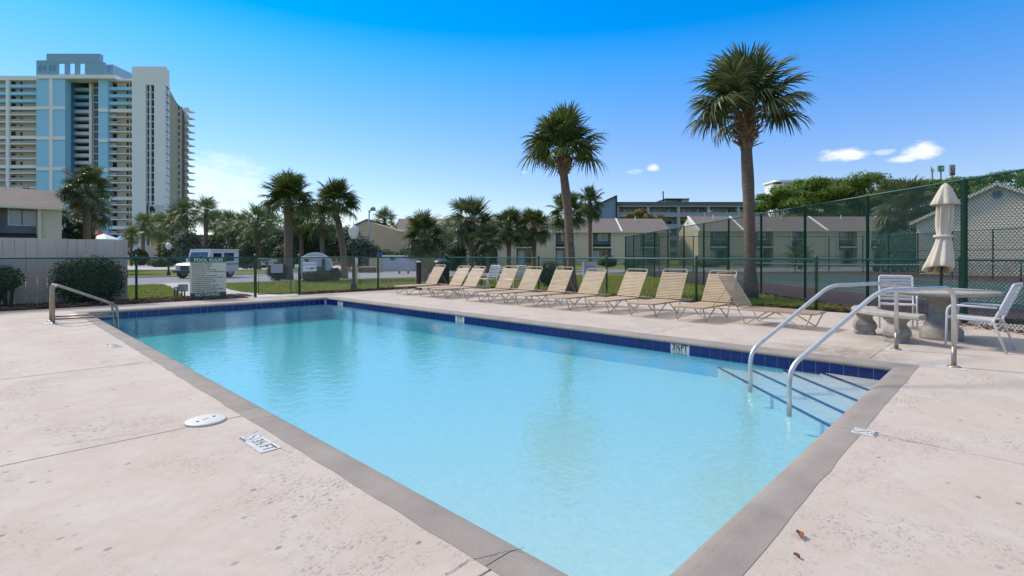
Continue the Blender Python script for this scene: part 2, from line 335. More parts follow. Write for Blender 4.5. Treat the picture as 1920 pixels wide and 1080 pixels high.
# ------------------------------------------------------------------ mesh builder
class MB:
    def __init__(s): s.v = []; s.f = []
    def add(s, vs, fs, M=None):
        o = len(s.v)
        s.v += [tuple(M @ Vector(v)) if M else tuple(v) for v in vs]
        s.f += [tuple(i+o for i in f) for f in fs]; return s
    def box(s, x0, x1, y0, y1, z0, z1, M=None):
        return s.add([(x0, y0, z0), (x1, y0, z0), (x1, y1, z0), (x0, y1, z0), (x0, y0, z1), (x1, y0, z1), (x1, y1, z1), (x0, y1, z1)],
                     [(3, 2, 1, 0), (4, 5, 6, 7), (0, 1, 5, 4), (1, 2, 6, 5), (2, 3, 7, 6), (3, 0, 4, 7)], M)
    def bbox(s, x0, x1, y0, y1, z0, z1, b=.01, M=None):      # box with chamfered edges
        bm = bmesh.new(); bmesh.ops.create_cube(bm, size=1)
        for v in bm.verts: v.co = Vector(((x0+x1)/2+v.co.x*(x1-x0), (y0+y1)/2+v.co.y*(y1-y0), (z0+z1)/2+v.co.z*(z1-z0)))
        bmesh.ops.bevel(bm, geom=bm.edges[:], offset=b, segments=2, affect='EDGES', profile=.6)
        bm.verts.ensure_lookup_table(); vs = [tuple(v.co) for v in bm.verts]; fs = [tuple(v.index for v in f.verts) for f in bm.faces]; bm.free()
        return s.add(vs, fs, M)
    def tube(s, path, r, n=8, cap=True, M=None, closed=False):
        P = [Vector(p) for p in path]; k = len(P); rs = r if isinstance(r, (list, tuple)) else [r]*k
        vs = []; up = None
        for i, p in enumerate(P):
            a = P[(i-1) % k] if (closed or i > 0) else p; b = P[(i+1) % k] if (closed or i < k-1) else p
            t = (b-a).normalized()
            if up is None:
                up = Vector((0, 0, 1)) if abs(t.z) < .9 else Vector((1, 0, 0))
            u = (up - t*up.dot(t)); u = u.normalized() if u.length > 1e-6 else t.orthogonal().normalized()
            w = t.cross(u); up = u
            for j in range(n):
                q = 2*pi*j/n; vs.append(p + (u*cos(q)+w*sin(q))*rs[i])
        fs = []
        for i in range(k if closed else k-1):
            i2 = (i+1) % k
            for j in range(n): fs.append((i*n+j, i*n+(j+1) % n, i2*n+(j+1) % n, i2*n+j))
        if cap and not closed: fs += [tuple(range(n-1, -1, -1)), tuple(range((k-1)*n, k*n))]
        return s.add(vs, fs, M)
    def lathe(s, prof, n=20, M=None):                        # profile of (radius, z)
        vs = []; fs = []
        for (r, z) in prof:
            for j in range(n): q = 2*pi*j/n; vs.append((r*cos(q), r*sin(q), z))
        for i in range(len(prof)-1):
            for j in range(n): fs.append((i*n+j, i*n+(j+1) % n, (i+1)*n+(j+1) % n, (i+1)*n+j))
        fs += [tuple(range(n-1, -1, -1)), tuple(range((len(prof)-1)*n, len(prof)*n))]
        return s.add(vs, fs, M)
    def prism(s, poly, z0, z1, M=None):
        n = len(poly); vs = [(x, y, z0) for x, y in poly]+[(x, y, z1) for x, y in poly]
        fs = [tuple(range(n-1, -1, -1)), tuple(range(n, 2*n))]+[(i, (i+1) % n, n+(i+1) % n, n+i) for i in range(n)]
        return s.add(vs, fs, M)
    def mesh(s, name, m, smooth=False):
        me = bpy.data.meshes.new(name); me.from_pydata(s.v, [], s.f); me.update()
        if m: me.materials.append(m)
        if smooth:
            me.polygons.foreach_set('use_smooth', [True]*len(me.polygons))
        return me
    def build(s, name, m, parent=None, smooth=False, **kw):
        return link(name, s.mesh(name, m, smooth), parent, **kw)

def link(name, me, parent=None, loc=None, rot=None, scale=None, **props):
    o = bpy.data.objects.new(name, me); COL.objects.link(o)
    if parent: o.parent = parent
    if loc is not None: o.location = loc
    if rot is not None: o.rotation_euler = rot
    if scale is not None: o.scale = (scale,)*3 if isinstance(scale, (int, float)) else scale
    for k, v in props.items(): o[k] = v
    return o
def tag(o, label=None, cat=None, group=None, kind=None):
    if label: o['label'] = label
    if cat: o['category'] = cat
    if group: o['group'] = group
    if kind: o['kind'] = kind
    return o
def thing(name, label, cat, loc=(0, 0, 0), rz=0.0, group=None):
    o = bpy.data.objects.new(name, None); COL.objects.link(o); o.location = loc; o.rotation_euler = (0, 0, rz)
    o.empty_display_size = .2
    return tag(o, label, cat, group)
def struct(name, mb, m, **k):
    o = mb.build(name, m, **k); o['kind'] = 'structure'; return o
def copy_tree(o, parent=None):
    c = o.copy(); COL.objects.link(c)
    if parent: c.parent = parent
    for ch in list(o.children): copy_tree(ch, c)
    return c
def rounded(pts, r, n=4):                                    # round the corners of a polyline
    P = [Vector(p) for p in pts]; out = [P[0]]
    for i in range(1, len(P)-1):
        a, b, c = P[i-1], P[i], P[i+1]; u = (a-b); w = (c-b); q = min(r, u.length*.48, w.length*.48)
        s0 = b+u.normalized()*q; s1 = b+w.normalized()*q
        for k in range(n+1):
            t = k/n; out.append(s0*(1-t)**2 + b*2*t*(1-t) + s1*t*t)
    out.append(P[-1]); return out
FONTS = []
def text(s, size, m, parent, M, name='lettering', align='CENTER', sx=1.0, ext=.0008, bold=0.0):
    c = bpy.data.curves.new(name, 'FONT'); c.body = s; c.size = size; c.align_x = align; c.align_y = 'CENTER'; c.extrude = ext; c.offset = bold
    c.resolution_u = 3
    o = bpy.data.objects.new(name, c); COL.objects.link(o); c.materials.append(m); o.parent = parent
    o.matrix_local = M @ Matrix.Diagonal((sx, 1, 1, 1)); FONTS.append(o); return o
def frame(o, x, y):                                          # matrix from origin and two axes
    x = Vector(x).normalized(); y = Vector(y).normalized(); z = x.cross(y); o = Vector(o)
    return Matrix(((x.x, y.x, z.x, o.x), (x.y, y.y, z.y, o.y), (x.z, y.z, z.z, o.z), (0, 0, 0, 1)))

# ------------------------------------------------------------------ ground, deck and pool
PX0, PX1, PY0, PY1 = 1.67, 7.50, 1.00, 15.38
WZ = -.165
def ring_sheet(name, ox0, ox1, oy0, oy1, ix0, ix1, iy0, iy1, z, m):
    b = MB()
    xs = [ox0, ix0, ix1, ox1]; ys = [oy0, iy0, iy1, oy1]
    for i in range(3):
        for j in range(3):
            if i == 1 and j == 1: continue
            b.add([(xs[i], ys[j], z), (xs[i+1], ys[j], z), (xs[i+1], ys[j+1], z), (xs[i], ys[j+1], z)], [(0, 1, 2, 3)])
    return struct(name, b, m)
ring_sheet('ground', -2500, 2500, -2500, 2500, PX0-.1, PX1+.1, PY0-.1, PY1+.1, -.045, M_GRASS)
DX0, DX1, DY0, DY1 = -9.0, 13.62, -8.0, 16.86
deck = bpy.data.objects.new('pool_deck', None); COL.objects.link(deck); deck['kind'] = 'structure'
ring_sheet('deck_base', DX0+.05, DX1-.05, DY0+.05, DY1-.05, PX0-.1, PX1+.1, PY0-.1, PY1+.1, -.03, mat('joint_filler', (.07, .06, .055), .95)).parent = deck
CW = .19
def slab(x0, x1, y0, y1, g=.004):
    MB().bbox(x0+g, x1-g, y0+g, y1-g, -.028, 0, .004).build('slab', M_DECK, deck)
ys = [-8, -4.7, -1.6, 1.55, 4.48, 7.6, 10.7, 13.8, DY1]
for a, b_ in zip(ys[:-1], ys[1:]):
    for c, d_ in ((DX0, -4.7), (-4.7, -1.65), (-1.65, PX0-CW)):
        slab(c, d_, a, b_, .0035 if b_ not in (4.48,) and a not in (4.48,) else .006)
ys2 = [-8, -4.7, -1.6, 1.3, 4.4, 7.6, 10.7, 13.8, DY1]
for a, b_ in zip(ys2[:-1], ys2[1:]): 
    if b_ > 1.3 or True:
        slab(PX1+CW, DX1, a, b_, .003)
for a, b_ in ((PX0-CW, 4.52), (4.52, PX1+CW)):
    for c, d_ in ((-8, -3.6), (-3.6, PY0-CW)): slab(a, b_, c, d_, .003)
for a, b_ in ((PX0-CW, 4.52), (4.52, PX1+CW)): slab(a, b_, PY1+CW, DY1, .003)

pool = bpy.data.objects.new('swimming_pool', None); COL.objects.link(pool); pool['kind'] = 'structure'
# basin: walls and a floor that falls gently towards the far end
def floor_z(y): 
    t = (y-PY0)/(PY1-PY0); return -.48-.16*min(1, max(0, (t-.12)/.75))
b = MB(); NY = 14
yy = [PY0+(PY1-PY0)*i/NY for i in range(NY+1)]
for i in range(NY): b.add([(PX0, yy[i], floor_z(yy[i])), (PX1, yy[i], floor_z(yy[i])), (PX1, yy[i+1], floor_z(yy[i+1])), (PX0, yy[i+1], floor_z(yy[i+1]))], [(0, 1, 2, 3)])
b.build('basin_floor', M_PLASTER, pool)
b = MB()
b.box(PX0-.12, PX0, PY0-.12, PY1+.12, -1.4, -.062); b.box(PX1, PX1+.12, PY0-.12, PY1+.12, -1.4, -.062)
b.box(PX0+.001, PX1-.001, PY0-.12, PY0, -1.4, -.062); b.box(PX0+.001, PX1-.001, PY1, PY1+.12, -1.4, -.062)
b.build('basin_wall', M_GROUT, pool)
b = MB()       # plaster lining below the tile band, tinted for water light, brightened against shade
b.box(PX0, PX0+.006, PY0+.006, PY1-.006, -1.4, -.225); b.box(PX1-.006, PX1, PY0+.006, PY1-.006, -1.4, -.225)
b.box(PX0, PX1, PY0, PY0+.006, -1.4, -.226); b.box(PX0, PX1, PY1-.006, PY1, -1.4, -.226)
b.build('lining', mat('pool_wall_water_tint', (.34, .86, 1.0), .8, (.29, .78, .93), 6, .8), pool)
# water line tiles, one by one on the two sides in view
TP = .1545
tile_me = MB().bbox(-.0725, .0725, -.011, 0, -.147, 0, .002).mesh('tile', M_TILE)
tile_wh = MB().bbox(-.0755, .0755, -.011, 0, -.147, 0, .002).mesh('tile', M_TILEW)
nB = int((PY1-PY0)/TP); nA = int((PX1-PX0)/TP)
def yB(px):            # where a column of the photograph meets the long side
    k = (px-960)/FPX; d = PX1/(CA+k*SA); return d*(SA-k*CA)
m1, m2, m3 = yB(1281), yB(864), yB(637)
white_idx = {}
for i in range(nB):
    y = PY0+.06+TP*(i+.5)
    w = (abs(y-m1) < TP*1.02) or (abs(y-m2) < TP*.95) or (abs(y-m3) < TP*.95)
    if w: white_idx.setdefault(0 if abs(y-m1) < .4 else (1 if abs(y-m2) < .4 else 2), []).append(y)
    link('tile', tile_wh if w else tile_me, pool, (PX1, y, -.071), (0, 0, -pi/2))
for i in range(nA):
    link('tile', tile_me, pool, (PX0+.02+TP*(i+.5), PY1, -.071), (0, 0, 0))
b = MB()
for i in range(nB): y = PY0+.06+TP*(i+.5); b.box(PX0, PX0+.011, y-.0745, y+.0745, -.218, -.071)
for i in range(nA): x = PX0+.06+TP*(i+.5); b.box(x-.0745, x+.0745, PY0, PY0+.011, -.218, -.071)
o = b.build('near_side_tile', M_TILE, pool); o['kind'] = 'stuff'
for k, s in ((0, '3\u00bdFT'), (1, '5 FT'), (2, '5 FT')):
    yc = sum(white_idx[k])/len(white_idx[k])
    text(s, .125 if k == 0 else .12, M_BLACK, pool, frame((PX1-.0125, yc, -.122), (0, -1, 0), (0, 0, 1)), sx=.82 if k == 0 else .78, bold=.003)
# coping, bull-nosed, in lengths between joints
prof = [(.03, -.068), (-.012, -.066), (-.026, -.058), (-.03, -.045), (-.022, -.026), (.002, -.01), (.04, .0), (.08, .004), (CW, .0025), (CW, -.09), (.03, -.09)]
def coping(axis, side, a, b_, m0, m1_):
    mb = MB(); vs = []; n = len(prof); K = max(2, int((b_-a)/.22))
    for k in range(K+1):
        f = k/K; mi = m0 if k == 0 else (m1_ if k == K else 0); wob = random.uniform(-.008, .010) if 0 < k < K else 0
        for (u, z) in prof:
            if u == CW: u = CW+.016+wob if z > 0 else CW-.012
            tt = a+(b_-a)*f+mi*u if k in (0, K) else min(max(a+(b_-a)*f, a+(m0 < 0)*-.2), b_+.2)
            if axis == 'y': vs.append(((PX1+u) if side > 0 else (PX0-u), tt, z))
            else: vs.append((tt, (PY1+u) if side > 0 else (PY0-u), z))
    fs = [(k*n+i, k*n+(i+1) % n, (k+1)*n+(i+1) % n, (k+1)*n+i) for k in range(K) for i in range(n)]+[tuple(range(n-1, -1, -1)), tuple(range(K*n, (K+1)*n))]
    mb.add(vs, fs); o = mb.build('coping', M_COPING, pool)
    bm = bmesh.new(); bm.from_mesh(o.data); bmesh.ops.recalc_face_normals(bm, faces=bm.faces); bm.to_mesh(o.data); bm.free()
def copings(axis, side, lo, hi, cuts, g=.003):
    pts = [lo]+cuts+[hi]
    for i in range(len(pts)-1):
        coping(axis, side, pts[i]+(g if i else 0), pts[i+1]-(g if i < len(pts)-2 else 0), -1 if i == 0 else 0, 1 if i == len(pts)-2 else 0)
copings('y', -1, PY0, PY1, [1.58, 4.30, 4.64, 7.6, 10.7, 13.8]); copings('y', 1, PY0, PY1, [4.4, 7.6, 10.7, 13.8], .002)
copings('x', -1, PX0, PX1, [4.52], .002); copings('x', 1, PX0, PX1, [4.52], .002)
# corner steps: stacked triangular treads with a blue nosing tile on each edge
legs = [.78, 1.22, 1.67, 2.10]; sz = [-.195, -.238, -.284, -.332]
for k, (lg, z) in enumerate(zip(legs, sz)):
    e = .008
    poly = [(PX1-e, PY0+e), (PX1-e, PY0+lg), (PX1-lg, PY0+e)]
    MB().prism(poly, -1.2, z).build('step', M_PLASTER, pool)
    nrm = Vector((-1, -1, 0)).normalized()*-1
    # nosing: thin bar along the hypotenuse
    A = Vector((PX1-e, PY0+lg, 0)); B = Vector((PX1-lg, PY0+e, 0)); inn = Vector((1, -1, 0)).normalized()
    inn = Vector((.7071, -.7071, 0))
    perp = Vector((1, 1, 0)).normalized(); perp = Vector((0, 0, 0))
    c = (A+B)/2; dirv = (B-A).normalized(); nn = Vector((dirv.y, -dirv.x, 0)); 
    if (Vector((PX1, PY0, 0))-c).dot(nn) < 0: nn = -nn
    MB().add([A-nn*.004+Vector((0, 0, z+.004)), B-nn*.004+Vector((0, 0, z+.004)), B+nn*.024+Vector((0, 0, z+.004)), A+nn*.024+Vector((0, 0, z+.004)),
              A-nn*.004+Vector((0, 0, z-.012)), B-nn*.004+Vector((0, 0, z-.012)), B+nn*.024+Vector((0, 0, z-.012)), A+nn*.024+Vector((0, 0, z-.012))],
             [(0, 1, 2, 3), (4, 5, 1, 0), (7, 6, 5, 4), (5, 6, 2, 1), (3, 2, 6, 7), (4, 0, 3, 7)]).build('nosing_tile', M_STEPT, pool)
wb = MB().box(PX0-.03, PX1+.03, PY0-.03, PY1+.03, -1.35, WZ)
struct('pool_water', wb, M_WATER)

def crack(pts, w=.0026):
    crnd = random.Random(int(pts[0][0])); P = [G(*q) for q in pts]; b = MB(); Q = []
    for p, q in zip(P[:-1], P[1:]):
        for i in range(9): Q.append(p.lerp(q, i/9)+Vector((crnd.uniform(-.007, .007), crnd.uniform(-.007, .007), 0)))
    Q.append(P[-1])
    for p, q in zip(Q[:-1], Q[1:]):
        t = (q-p).normalized(); n_ = Vector((-t.y, t.x, 0))*w*crnd.uniform(.35, 1); z = Vector((0, 0, .0045))
        b.add([p-n_+z, q-n_+z, q+n_+z, p+n_+z], [(0, 1, 2, 3)])
    b.build('crack', mat('crack_dirt', (.2, .165, .14), .95), deck)
crack([(835, 1080), (880, 1052), (930, 1040), (985, 1028)]); crack([(1652, 815), (1700, 826), (1760, 838)], .003); crack([(0, 712), (90, 702), (190, 690), (262, 681)], .004)
crack([(100, 836), (200, 822), (300, 806)], .002); crack([(1205, 628), (1250, 619), (1300, 610)], .004)

# mulch strips along the fences
def sheet(name, pts, z, m, kind='structure', parent=None):
    b = MB(); b.add([(p[0], p[1], z) for p in pts], [tuple(range(len(pts)))]); o = b.build(name, m, parent)
    bm = bmesh.new(); bm.from_mesh(o.data); bmesh.ops.recalc_face_normals(bm, faces=bm.faces)
    for f in bm.faces:
        if f.normal.z < 0: f.normal_flip()
    bmesh.ops.triangulate(bm, faces=bm.faces[:]); bm.to_mesh(o.data); bm.free()
    o['kind'] = kind; return o
FY, FX = 17.22, 13.72
def mulch_bed(name, x0, x1, y0, y1, n, zmax=.05):
    b = MB(); nx = max(2, int((x1-x0)/.12)); ny = max(2, int((y1-y0)/.12))
    for i in range(nx+1):
        for j in range(ny+1):
            e = min(i, nx-i, j, ny-j) == 0
            b.v.append((x0+(x1-x0)*i/nx+random.uniform(-.03, .03), y0+(y1-y0)*j/ny+random.uniform(-.04, .04), -.06 if e else random.uniform(.0, zmax)))
    for i in range(nx):
        for j in range(ny): a = i*(ny+1)+j; b.f.append((a, a+ny+1, a+ny+2, a+1))
    o = b.build(name, M_MULCH); o['kind'] = 'structure'
    c = MB()
    for _ in range(n):
        x = random.uniform(x0, x1); y = random.uniform(y0, y1); l = random.uniform(.03, .09); q = random.uniform(0, pi); w = random.uniform(.004, .018); z = random.uniform(.02, zmax+.03)
        dx, dy = cos(q)*l, sin(q)*l; t = random.uniform(-.02, .03)
        c.add([(x-dx, y-dy, z), (x+dx, y+dy, z+t), (x+dx*.9-dy/l*w, y+dy*.9+dx/l*w, z+t+.01), (x-dx-dy/l*w, y-dy+dx/l*w, z+.005)], [(0, 1, 2, 3)])
    s = c.build('fallen_straw', M_NEEDLE); s['kind'] = 'stuff'; s['label'] = 'brown pine straw and dry leaves along the fence'
mulch_bed('mulch_bed', -6, 5.85, 16.88, 17.95, 5200)
mulch_bed('mulch_strip', 7.4, 13.6, 16.9, 17.35, 1600, .03)
mulch_bed('mulch_edge', 13.64, 14.05, -3, 16.9, 2600, .03)
def tuft_strip():
    c = MB()
    for _ in range(2600):                                    # leaf litter against the tennis fence
        d = random.uniform(5, 26); r = 8.45+random.gauss(0, .12)
        p = V(d, r); l = random.uniform(.02, .06); q = random.uniform(0, 2*pi); z = random.uniform(-.03, .03)
        c.add([(p.x-cos(q)*l, p.y-sin(q)*l, z), (p.x+cos(q)*l, p.y+sin(q)*l, z+.02), (p.x-sin(q)*l*.6, p.y+cos(q)*l*.6, z+.03)], [(0, 1, 2)])
    o = c.build('leaf_litter', M_NEEDLE); o['kind'] = 'stuff'; o['label'] = 'dry leaf litter along the tennis court fence'
tuft_strip()

# roads and paths
def strip_dr(name, near, far, z, m):
    pts = [V(d, r) for (r, d) in near]+[V(d, r) for (r, d) in reversed(far)]
    return sheet(name, [(p.x, p.y) for p in pts], z, m)
strip_dr('road', [(-70, 19.5), (-17.4, 23.2), (-13.2, 25.4), (-9, 29.2), (-4, 33), (6, 37.5), (20, 42), (60, 52)],
         [(-70, 29), (-22, 31), (-19, 34), (-15.5, 43), (-8, 45), (-3, 44), (6, 47.5), (20, 53), (60, 64)], -.038, M_ROAD)
strip_dr('parking_lot', [(-90, 44), (-26, 46), (-16, 46)], [(-120, 72), (-34, 72), (-14, 72)], -.036, M_PATH)
strip_dr('parking_drive', [(-15.9, 45.6), (-8, 45.6), (-2, 45)], [(-13.9, 71), (-6, 66), (0, 60)], -.034, M_ROAD)
strip_dr('concrete_apron', [(-5, 40.5), (1, 42.5), (5, 43.5)], [(-9, 49), (-1, 50), (5, 48)], -.030, M_PATH)
wp = [(562, 553), (500, 550.3), (452, 546), (430, 541.5), (415, 535), (404, 528), (300, 529.8), (318, 535.5), (334, 545), (344, 553), (350, 560.5), (420, 563)]
sheet('walkway', [(G(*p).x, G(*p).y) for p in wp], -.026, M_PATH)
sheet('gate_path', [(5.9, 16.8), (7.5, 16.8), (7.5, 17.7), (5.5, 17.7)], -.022, M_PATH)
# low concrete kerbs that edge the road
def kerb(name, pts, m=M_PATH):
    b = MB()
    for (r0, d0), (r1, d1) in zip(pts[:-1], pts[1:]):
        a = V(d0, r0); c = V(d1, r1); t = (c-a).normalized(); n = Vector((-t.y, t.x, 0))*.075
        b.add([a-n+Vector((0, 0, -.05)), c-n+Vector((0, 0, -.05)), c+n+Vector((0, 0, -.05)), a+n+Vector((0, 0, -.05)), a-n+Vector((0, 0, .05)), c-n+Vector((0, 0, .05)), c+n+Vector((0, 0, .05)), a+n+Vector((0, 0, .05))],
              [(4, 5, 6, 7), (0, 1, 5, 4), (1, 2, 6, 5), (2, 3, 7, 6), (3, 0, 4, 7)])
    return struct(name, b, m)
kerb('road_kerb', [(-70, 29.1), (-22, 31.1), (-19, 34.1), (-16.2, 42)])
kerb('lot_kerb', [(-90, 43.8), (-26, 45.8), (-17, 45.8)])
kerb('verge_kerb', [(-4, 44.4), (6, 47.7), (20, 53.2), (60, 64.2)])

# tennis court
TR0, TR1, TD0, TD1 = 8.75, 26.6, -4.0, 40.3
def rect_dr(name, r0, r1, d0, d1, z, m, kind='structure', parent=None):
    p = [V(d0, r0), V(d0, r1), V(d1, r1), V(d1, r0)]; return sheet(name, [(q.x, q.y) for q in p], z, m, kind, parent)
rect_dr('tennis_court', TR0, TR1+6, TD0, TD1+2, -.034, M_COURTR)
rect_dr('court_surface', 12.5, 23.6, 13.0, 36.6, -.030, M_COURTG)
for (r0, r1, d0, d1) in ((12.5, 12.57, 13, 36.6), (23.53, 23.6, 13, 36.6), (12.57, 23.53, 36.53, 36.6), (12.57, 23.53, 13, 13.08), (13.9, 13.96, 13.08, 36.53), (22.15, 22.21, 13.08, 36.53), (13.96, 22.15, 18.2, 18.26), (13.96, 22.15, 31.0, 31.06), (18, 18.06, 18.26, 31.0)):
    rect_dr('court_line', r0, r1, d0, d1, -.026, M_LINE)

# grass blades where the lawn is near enough to show them
def grass_blades():
    b = MB(); rnd = random.Random(3)
    def put(x, y, s=1):
        q = rnd.uniform(0, 2*pi); h = rnd.uniform(.03, .085)*s; w = .012; lx, ly = rnd.uniform(-.03, .03), rnd.uniform(-.03, .03)
        b.add([(x-cos(q)*w, y-sin(q)*w, -.045), (x+cos(q)*w, y+sin(q)*w, -.045), (x+lx, y+ly, -.045+h)], [(0, 1, 2)])
    poly = [(G(*p).x, G(*p).y) for p in wp]
    def inside(x, y):
        c = False; n = len(poly)
        for i in range(n):
            x0, y0 = poly[i]; x1, y1 = poly[i-1]
            if (y0 > y) != (y1 > y) and x < (x1-x0)*(y-y0)/(y1-y0)+x0: c = not c
        return c
    n = 0
    while n < 52000:
        d = 13+ (34-13)*rnd.random()**1.3; r = rnd.uniform(-17, 8.3)
        p = V(d, r)
        if p.y < FY+.15 and p.x < 13.75: continue
        if p.x < 2.95 and p.y < 19: continue
        if inside(p.x, p.y): continue
        near = 23.2+(r+17.4)/(-13.2+17.4)*2.2 if r < -13.2 else (25.4+(r+13.2)*.9 if r < -9 else 29.2+(r+9)*.66)
        if near < d < near+9.5: continue
        put(p.x, p.y); n += 1
    o = b.build('lawn_grass', M_BLADE); o['kind'] = 'stuff'; o['label'] = 'short green lawn grass beyond the pool fence'
grass_blades()

# ------------------------------------------------------------------ chain link fences
def chain_link(b, a, c, z0, z1, p=.072, w=.004, sag=0):
    a = Vector((a[0], a[1], 0)); c = Vector((c[0], c[1], 0)); L = (c-a).length; t = (c-a)/L; n = Vector((-t.y, t.x, 0)); H = z1-z0
    for sgn in (1, -1):
        off = n*(.004*sgn); k = 0.0
        while k < L+H:
            # line x = k - s (sgn) for s in [0,H]
            s0 = max(0, k-L); s1 = min(H, k)
            if s1 > s0:
                x0, x1 = k-s0, k-s1; zA, zB = (s0, s1) if sgn > 0 else (H-s0, H-s1)
                A = a+t*x0+off+Vector((0, 0, z0+zA)); B = a+t*x1+off+Vector((0, 0, z0+zB))
                D = (B-A).normalized(); e1 = n; e2 = D.cross(n)
                o = len(b.v)
                for P in (A, B):
                    for q in (pi/2, pi/2+2*pi/3, pi/2+4*pi/3): b.v.append(tuple(P+(e1*cos(q)+e2*sin(q))*w))
                b.f += [(o, o+1, o+4, o+3), (o+1, o+2, o+5, o+4), (o+2, o, o+3, o+5)]
            k += p
def post_me(h, r): return MB().lathe([(r, -.05), (r, h), (r*1.25, h+.005), (r*1.25, h+.03), (r*.8, h+.055), (r*.2, h+.07)], 10).mesh('post', M_GREENF, True)
P4 = post_me(1.24, .031); P4B = post_me(1.28, .045)

fa = thing('chain_link_fence', 'low dark green chain link fence behind the far end of the pool', 'fence')
GX0, GX1 = 6.02, 7.42
for x in (-3.4, -.1, 2.93, 4.5, GX0, ): link('post', P4 if x != GX0 else P4B, fa, (x, FY, 0))
for x in (GX1, 10.42): link('post', P4B if x == GX1 else P4, fa, (x, FY, 0))
b = MB(); b.tube([(-6, FY, 1.235), (GX0, FY, 1.235)], .021, 8); b.build('top_rail', M_GREENF, fa, True)
b = MB(); b.tube([(GX1, FY, 1.235), (FX, FY, 1.22)], .021, 8); b.build('top_rail', M_GREENF, fa, True)
b = MB(); chain_link(b, (-6, FY+.02), (GX0, FY+.02), .02, 1.23); b.build('wire_mesh', M_WIRE, fa)
b = MB(); chain_link(b, (GX1, FY+.02), (FX, FY+.02), .02, 1.22); b.build('wire_mesh', M_WIRE, fa)
gate = thing('chain_link_gate', 'green chain link gate closed between two thick posts', 'gate', (GX0, FY, 0))
b = MB(); W = GX1-GX0
b.tube([(.09, 0, .06), (.09, 0, 1.2), (W-.09, 0, 1.2), (W-.09, 0, .06)], .02, 8, closed=True); b.build('gate_frame', M_GREENF, gate, True)
b = MB(); b.tube([(W-.28, 0, .07), (W-.28, 0, 1.2)], .014, 8); b.build('brace', M_GREENF, gate, True)
b = MB(); chain_link(b, (.1, .02), (W-.1, .02), .07, 1.2); b.build('wire_mesh', M_WIRE, gate)
b = MB(); b.bbox(W-.14, W-.02, -.03, .03, .9, 1.0, .01); b.build('latch', M_STEEL, gate)
fb = thing('chain_link_fence', 'low green chain link fence behind the row of loungers', 'fence')
for y in (15.05, 12.05, 9.2, 6.27, 3.34, .77, -2.2): link('post', P4, fb, (FX, y, 0))
link('post', P4B, fb, (FX, FY, 0))
b = MB(); b.tube([(FX, -5.5, 1.2), (FX, FY, 1.22)], .021, 8); b.build('top_rail', M_GREENF, fb, True)
b = MB(); b.tube([(FX+.02, -5.5, .05), (FX+.02, FY, .05)], .004, 5); b.build('tension_wire', M_GREENF, fb, True)
b = MB(); chain_link(b, (FX+.02, -5.5), (FX+.02, FY), .02, 1.2); b.build('wire_mesh', M_WIRE, fb)

TFR, TFH = 8.6, 2.74
P10 = post_me(TFH-.02, .035); P10B = post_me(TFH-.02, .055)
tf = thing('tennis_fence', 'tall green chain link fence on the pool side of the tennis court', 'fence')
for k in range(-2, 12):
    d = 9.8+2.66*k; p = V(d, TFR); link('post', P10B if k == 0 else P10, tf, (p.x, p.y, 0))
pa, pb = V(3.2, TFR, TFH), V(39.06, TFR, TFH)
b = MB(); b.tube([pa, pb], .022, 8); b.build('top_rail', M_GREENF, tf, True)
b = MB(); chain_link(b, V(3.2, TFR+.03), V(39.06, TFR+.03), 0, TFH, .075, .0046); b.build('wire_mesh', M_WIRE, tf)
def dr_fence(label, ra, da, rb, db, n, mid=None, screens=(), h=TFH):
    f = thing('tennis_fence', label, 'fence')
    A, B = V(da, ra), V(db, rb)
    for i in range(n+1): p = A.lerp(B, i/n); link('post', P10, f, (p.x, p.y, 0))
    b = MB(); b.tube([A+Vector((0, 0, h)), B+Vector((0, 0, h))], .022, 6); b.build('top_rail', M_GREENF, f, True)
    if mid:
        b = MB(); b.tube([A+Vector((0, 0, mid)), B+Vector((0, 0, mid))], .02, 6); b.build('middle_rail', M_GREENF, f, True)
    b = MB(); chain_link(b, A, B, 0, h, .15, .0045); b.build('wire_mesh', M_WIRE, f)
    t = (B-A).normalized(); n_ = Vector((-t.y, t.x, 0))*.05
    for (u0, u1, z0, z1) in screens:
        P, Q = A.lerp(B, u0)+n_, A.lerp(B, u1)+n_
        mb = MB(); mb.add([P+Vector((0, 0, z0)), Q+Vector((0, 0, z0)), Q+Vector((0, 0, z1)), P+Vector((0, 0, z1))], [(0, 1, 2, 3)]); mb.build('windscreen', M_SCREEN, f)
    return f
dr_fence('tall green chain link fence at the far end of the tennis court', TFR, 39.06, TR1, 39.06, 7, 1.25, ((0, .12, .1, 1.25),))
dr_fence('tall green fence along the far side of the tennis court by the cream house', TR1, 39.06, TR1, 10, 11, 1.62, ((.06, .3, .15, 2.7),))
# net
net = thing('tennis_net', 'tennis net with a white tape stretched across the green court', 'net')
for r in (11.6, 24.4):
    p = V(24.7, r); MB().tube([(p.x, p.y, -.03), (p.x, p.y, 1.08)], .04, 8).build('post', M_GREENF, net, True)
A, B = V(24.7, 11.65), V(24.7, 24.35)
nt_ = MB(); N_ = 12; 
def nz_(u): return .92-.09*(1-(2*u-1)**2)
pts = [A.lerp(B, i/N_)+Vector((0, 0, nz_(i/N_))) for i in range(N_+1)]
tp = MB()
for i in range(N_): 
    p, q = pts[i], pts[i+1]; tp.add([p, q, q+Vector((0, 0, .06)), p+Vector((0, 0, .06))], [(0, 1, 2, 3)])
tp.build('tape', M_WHITE, net)
w = MB()
for i in range(160):
    p = A.lerp(B, i/160); u = i/160; w.tube([p+Vector((0, 0, 0)), p+Vector((0, 0, nz_(u)))], .0035, 3, False)
for k in range(11):
    w.tube([pts[i]-Vector((0, 0, pts[i].z*k/11)) for i in range(N_+1)], .0035, 3, False)
w.build('netting', M_BLACK, net)

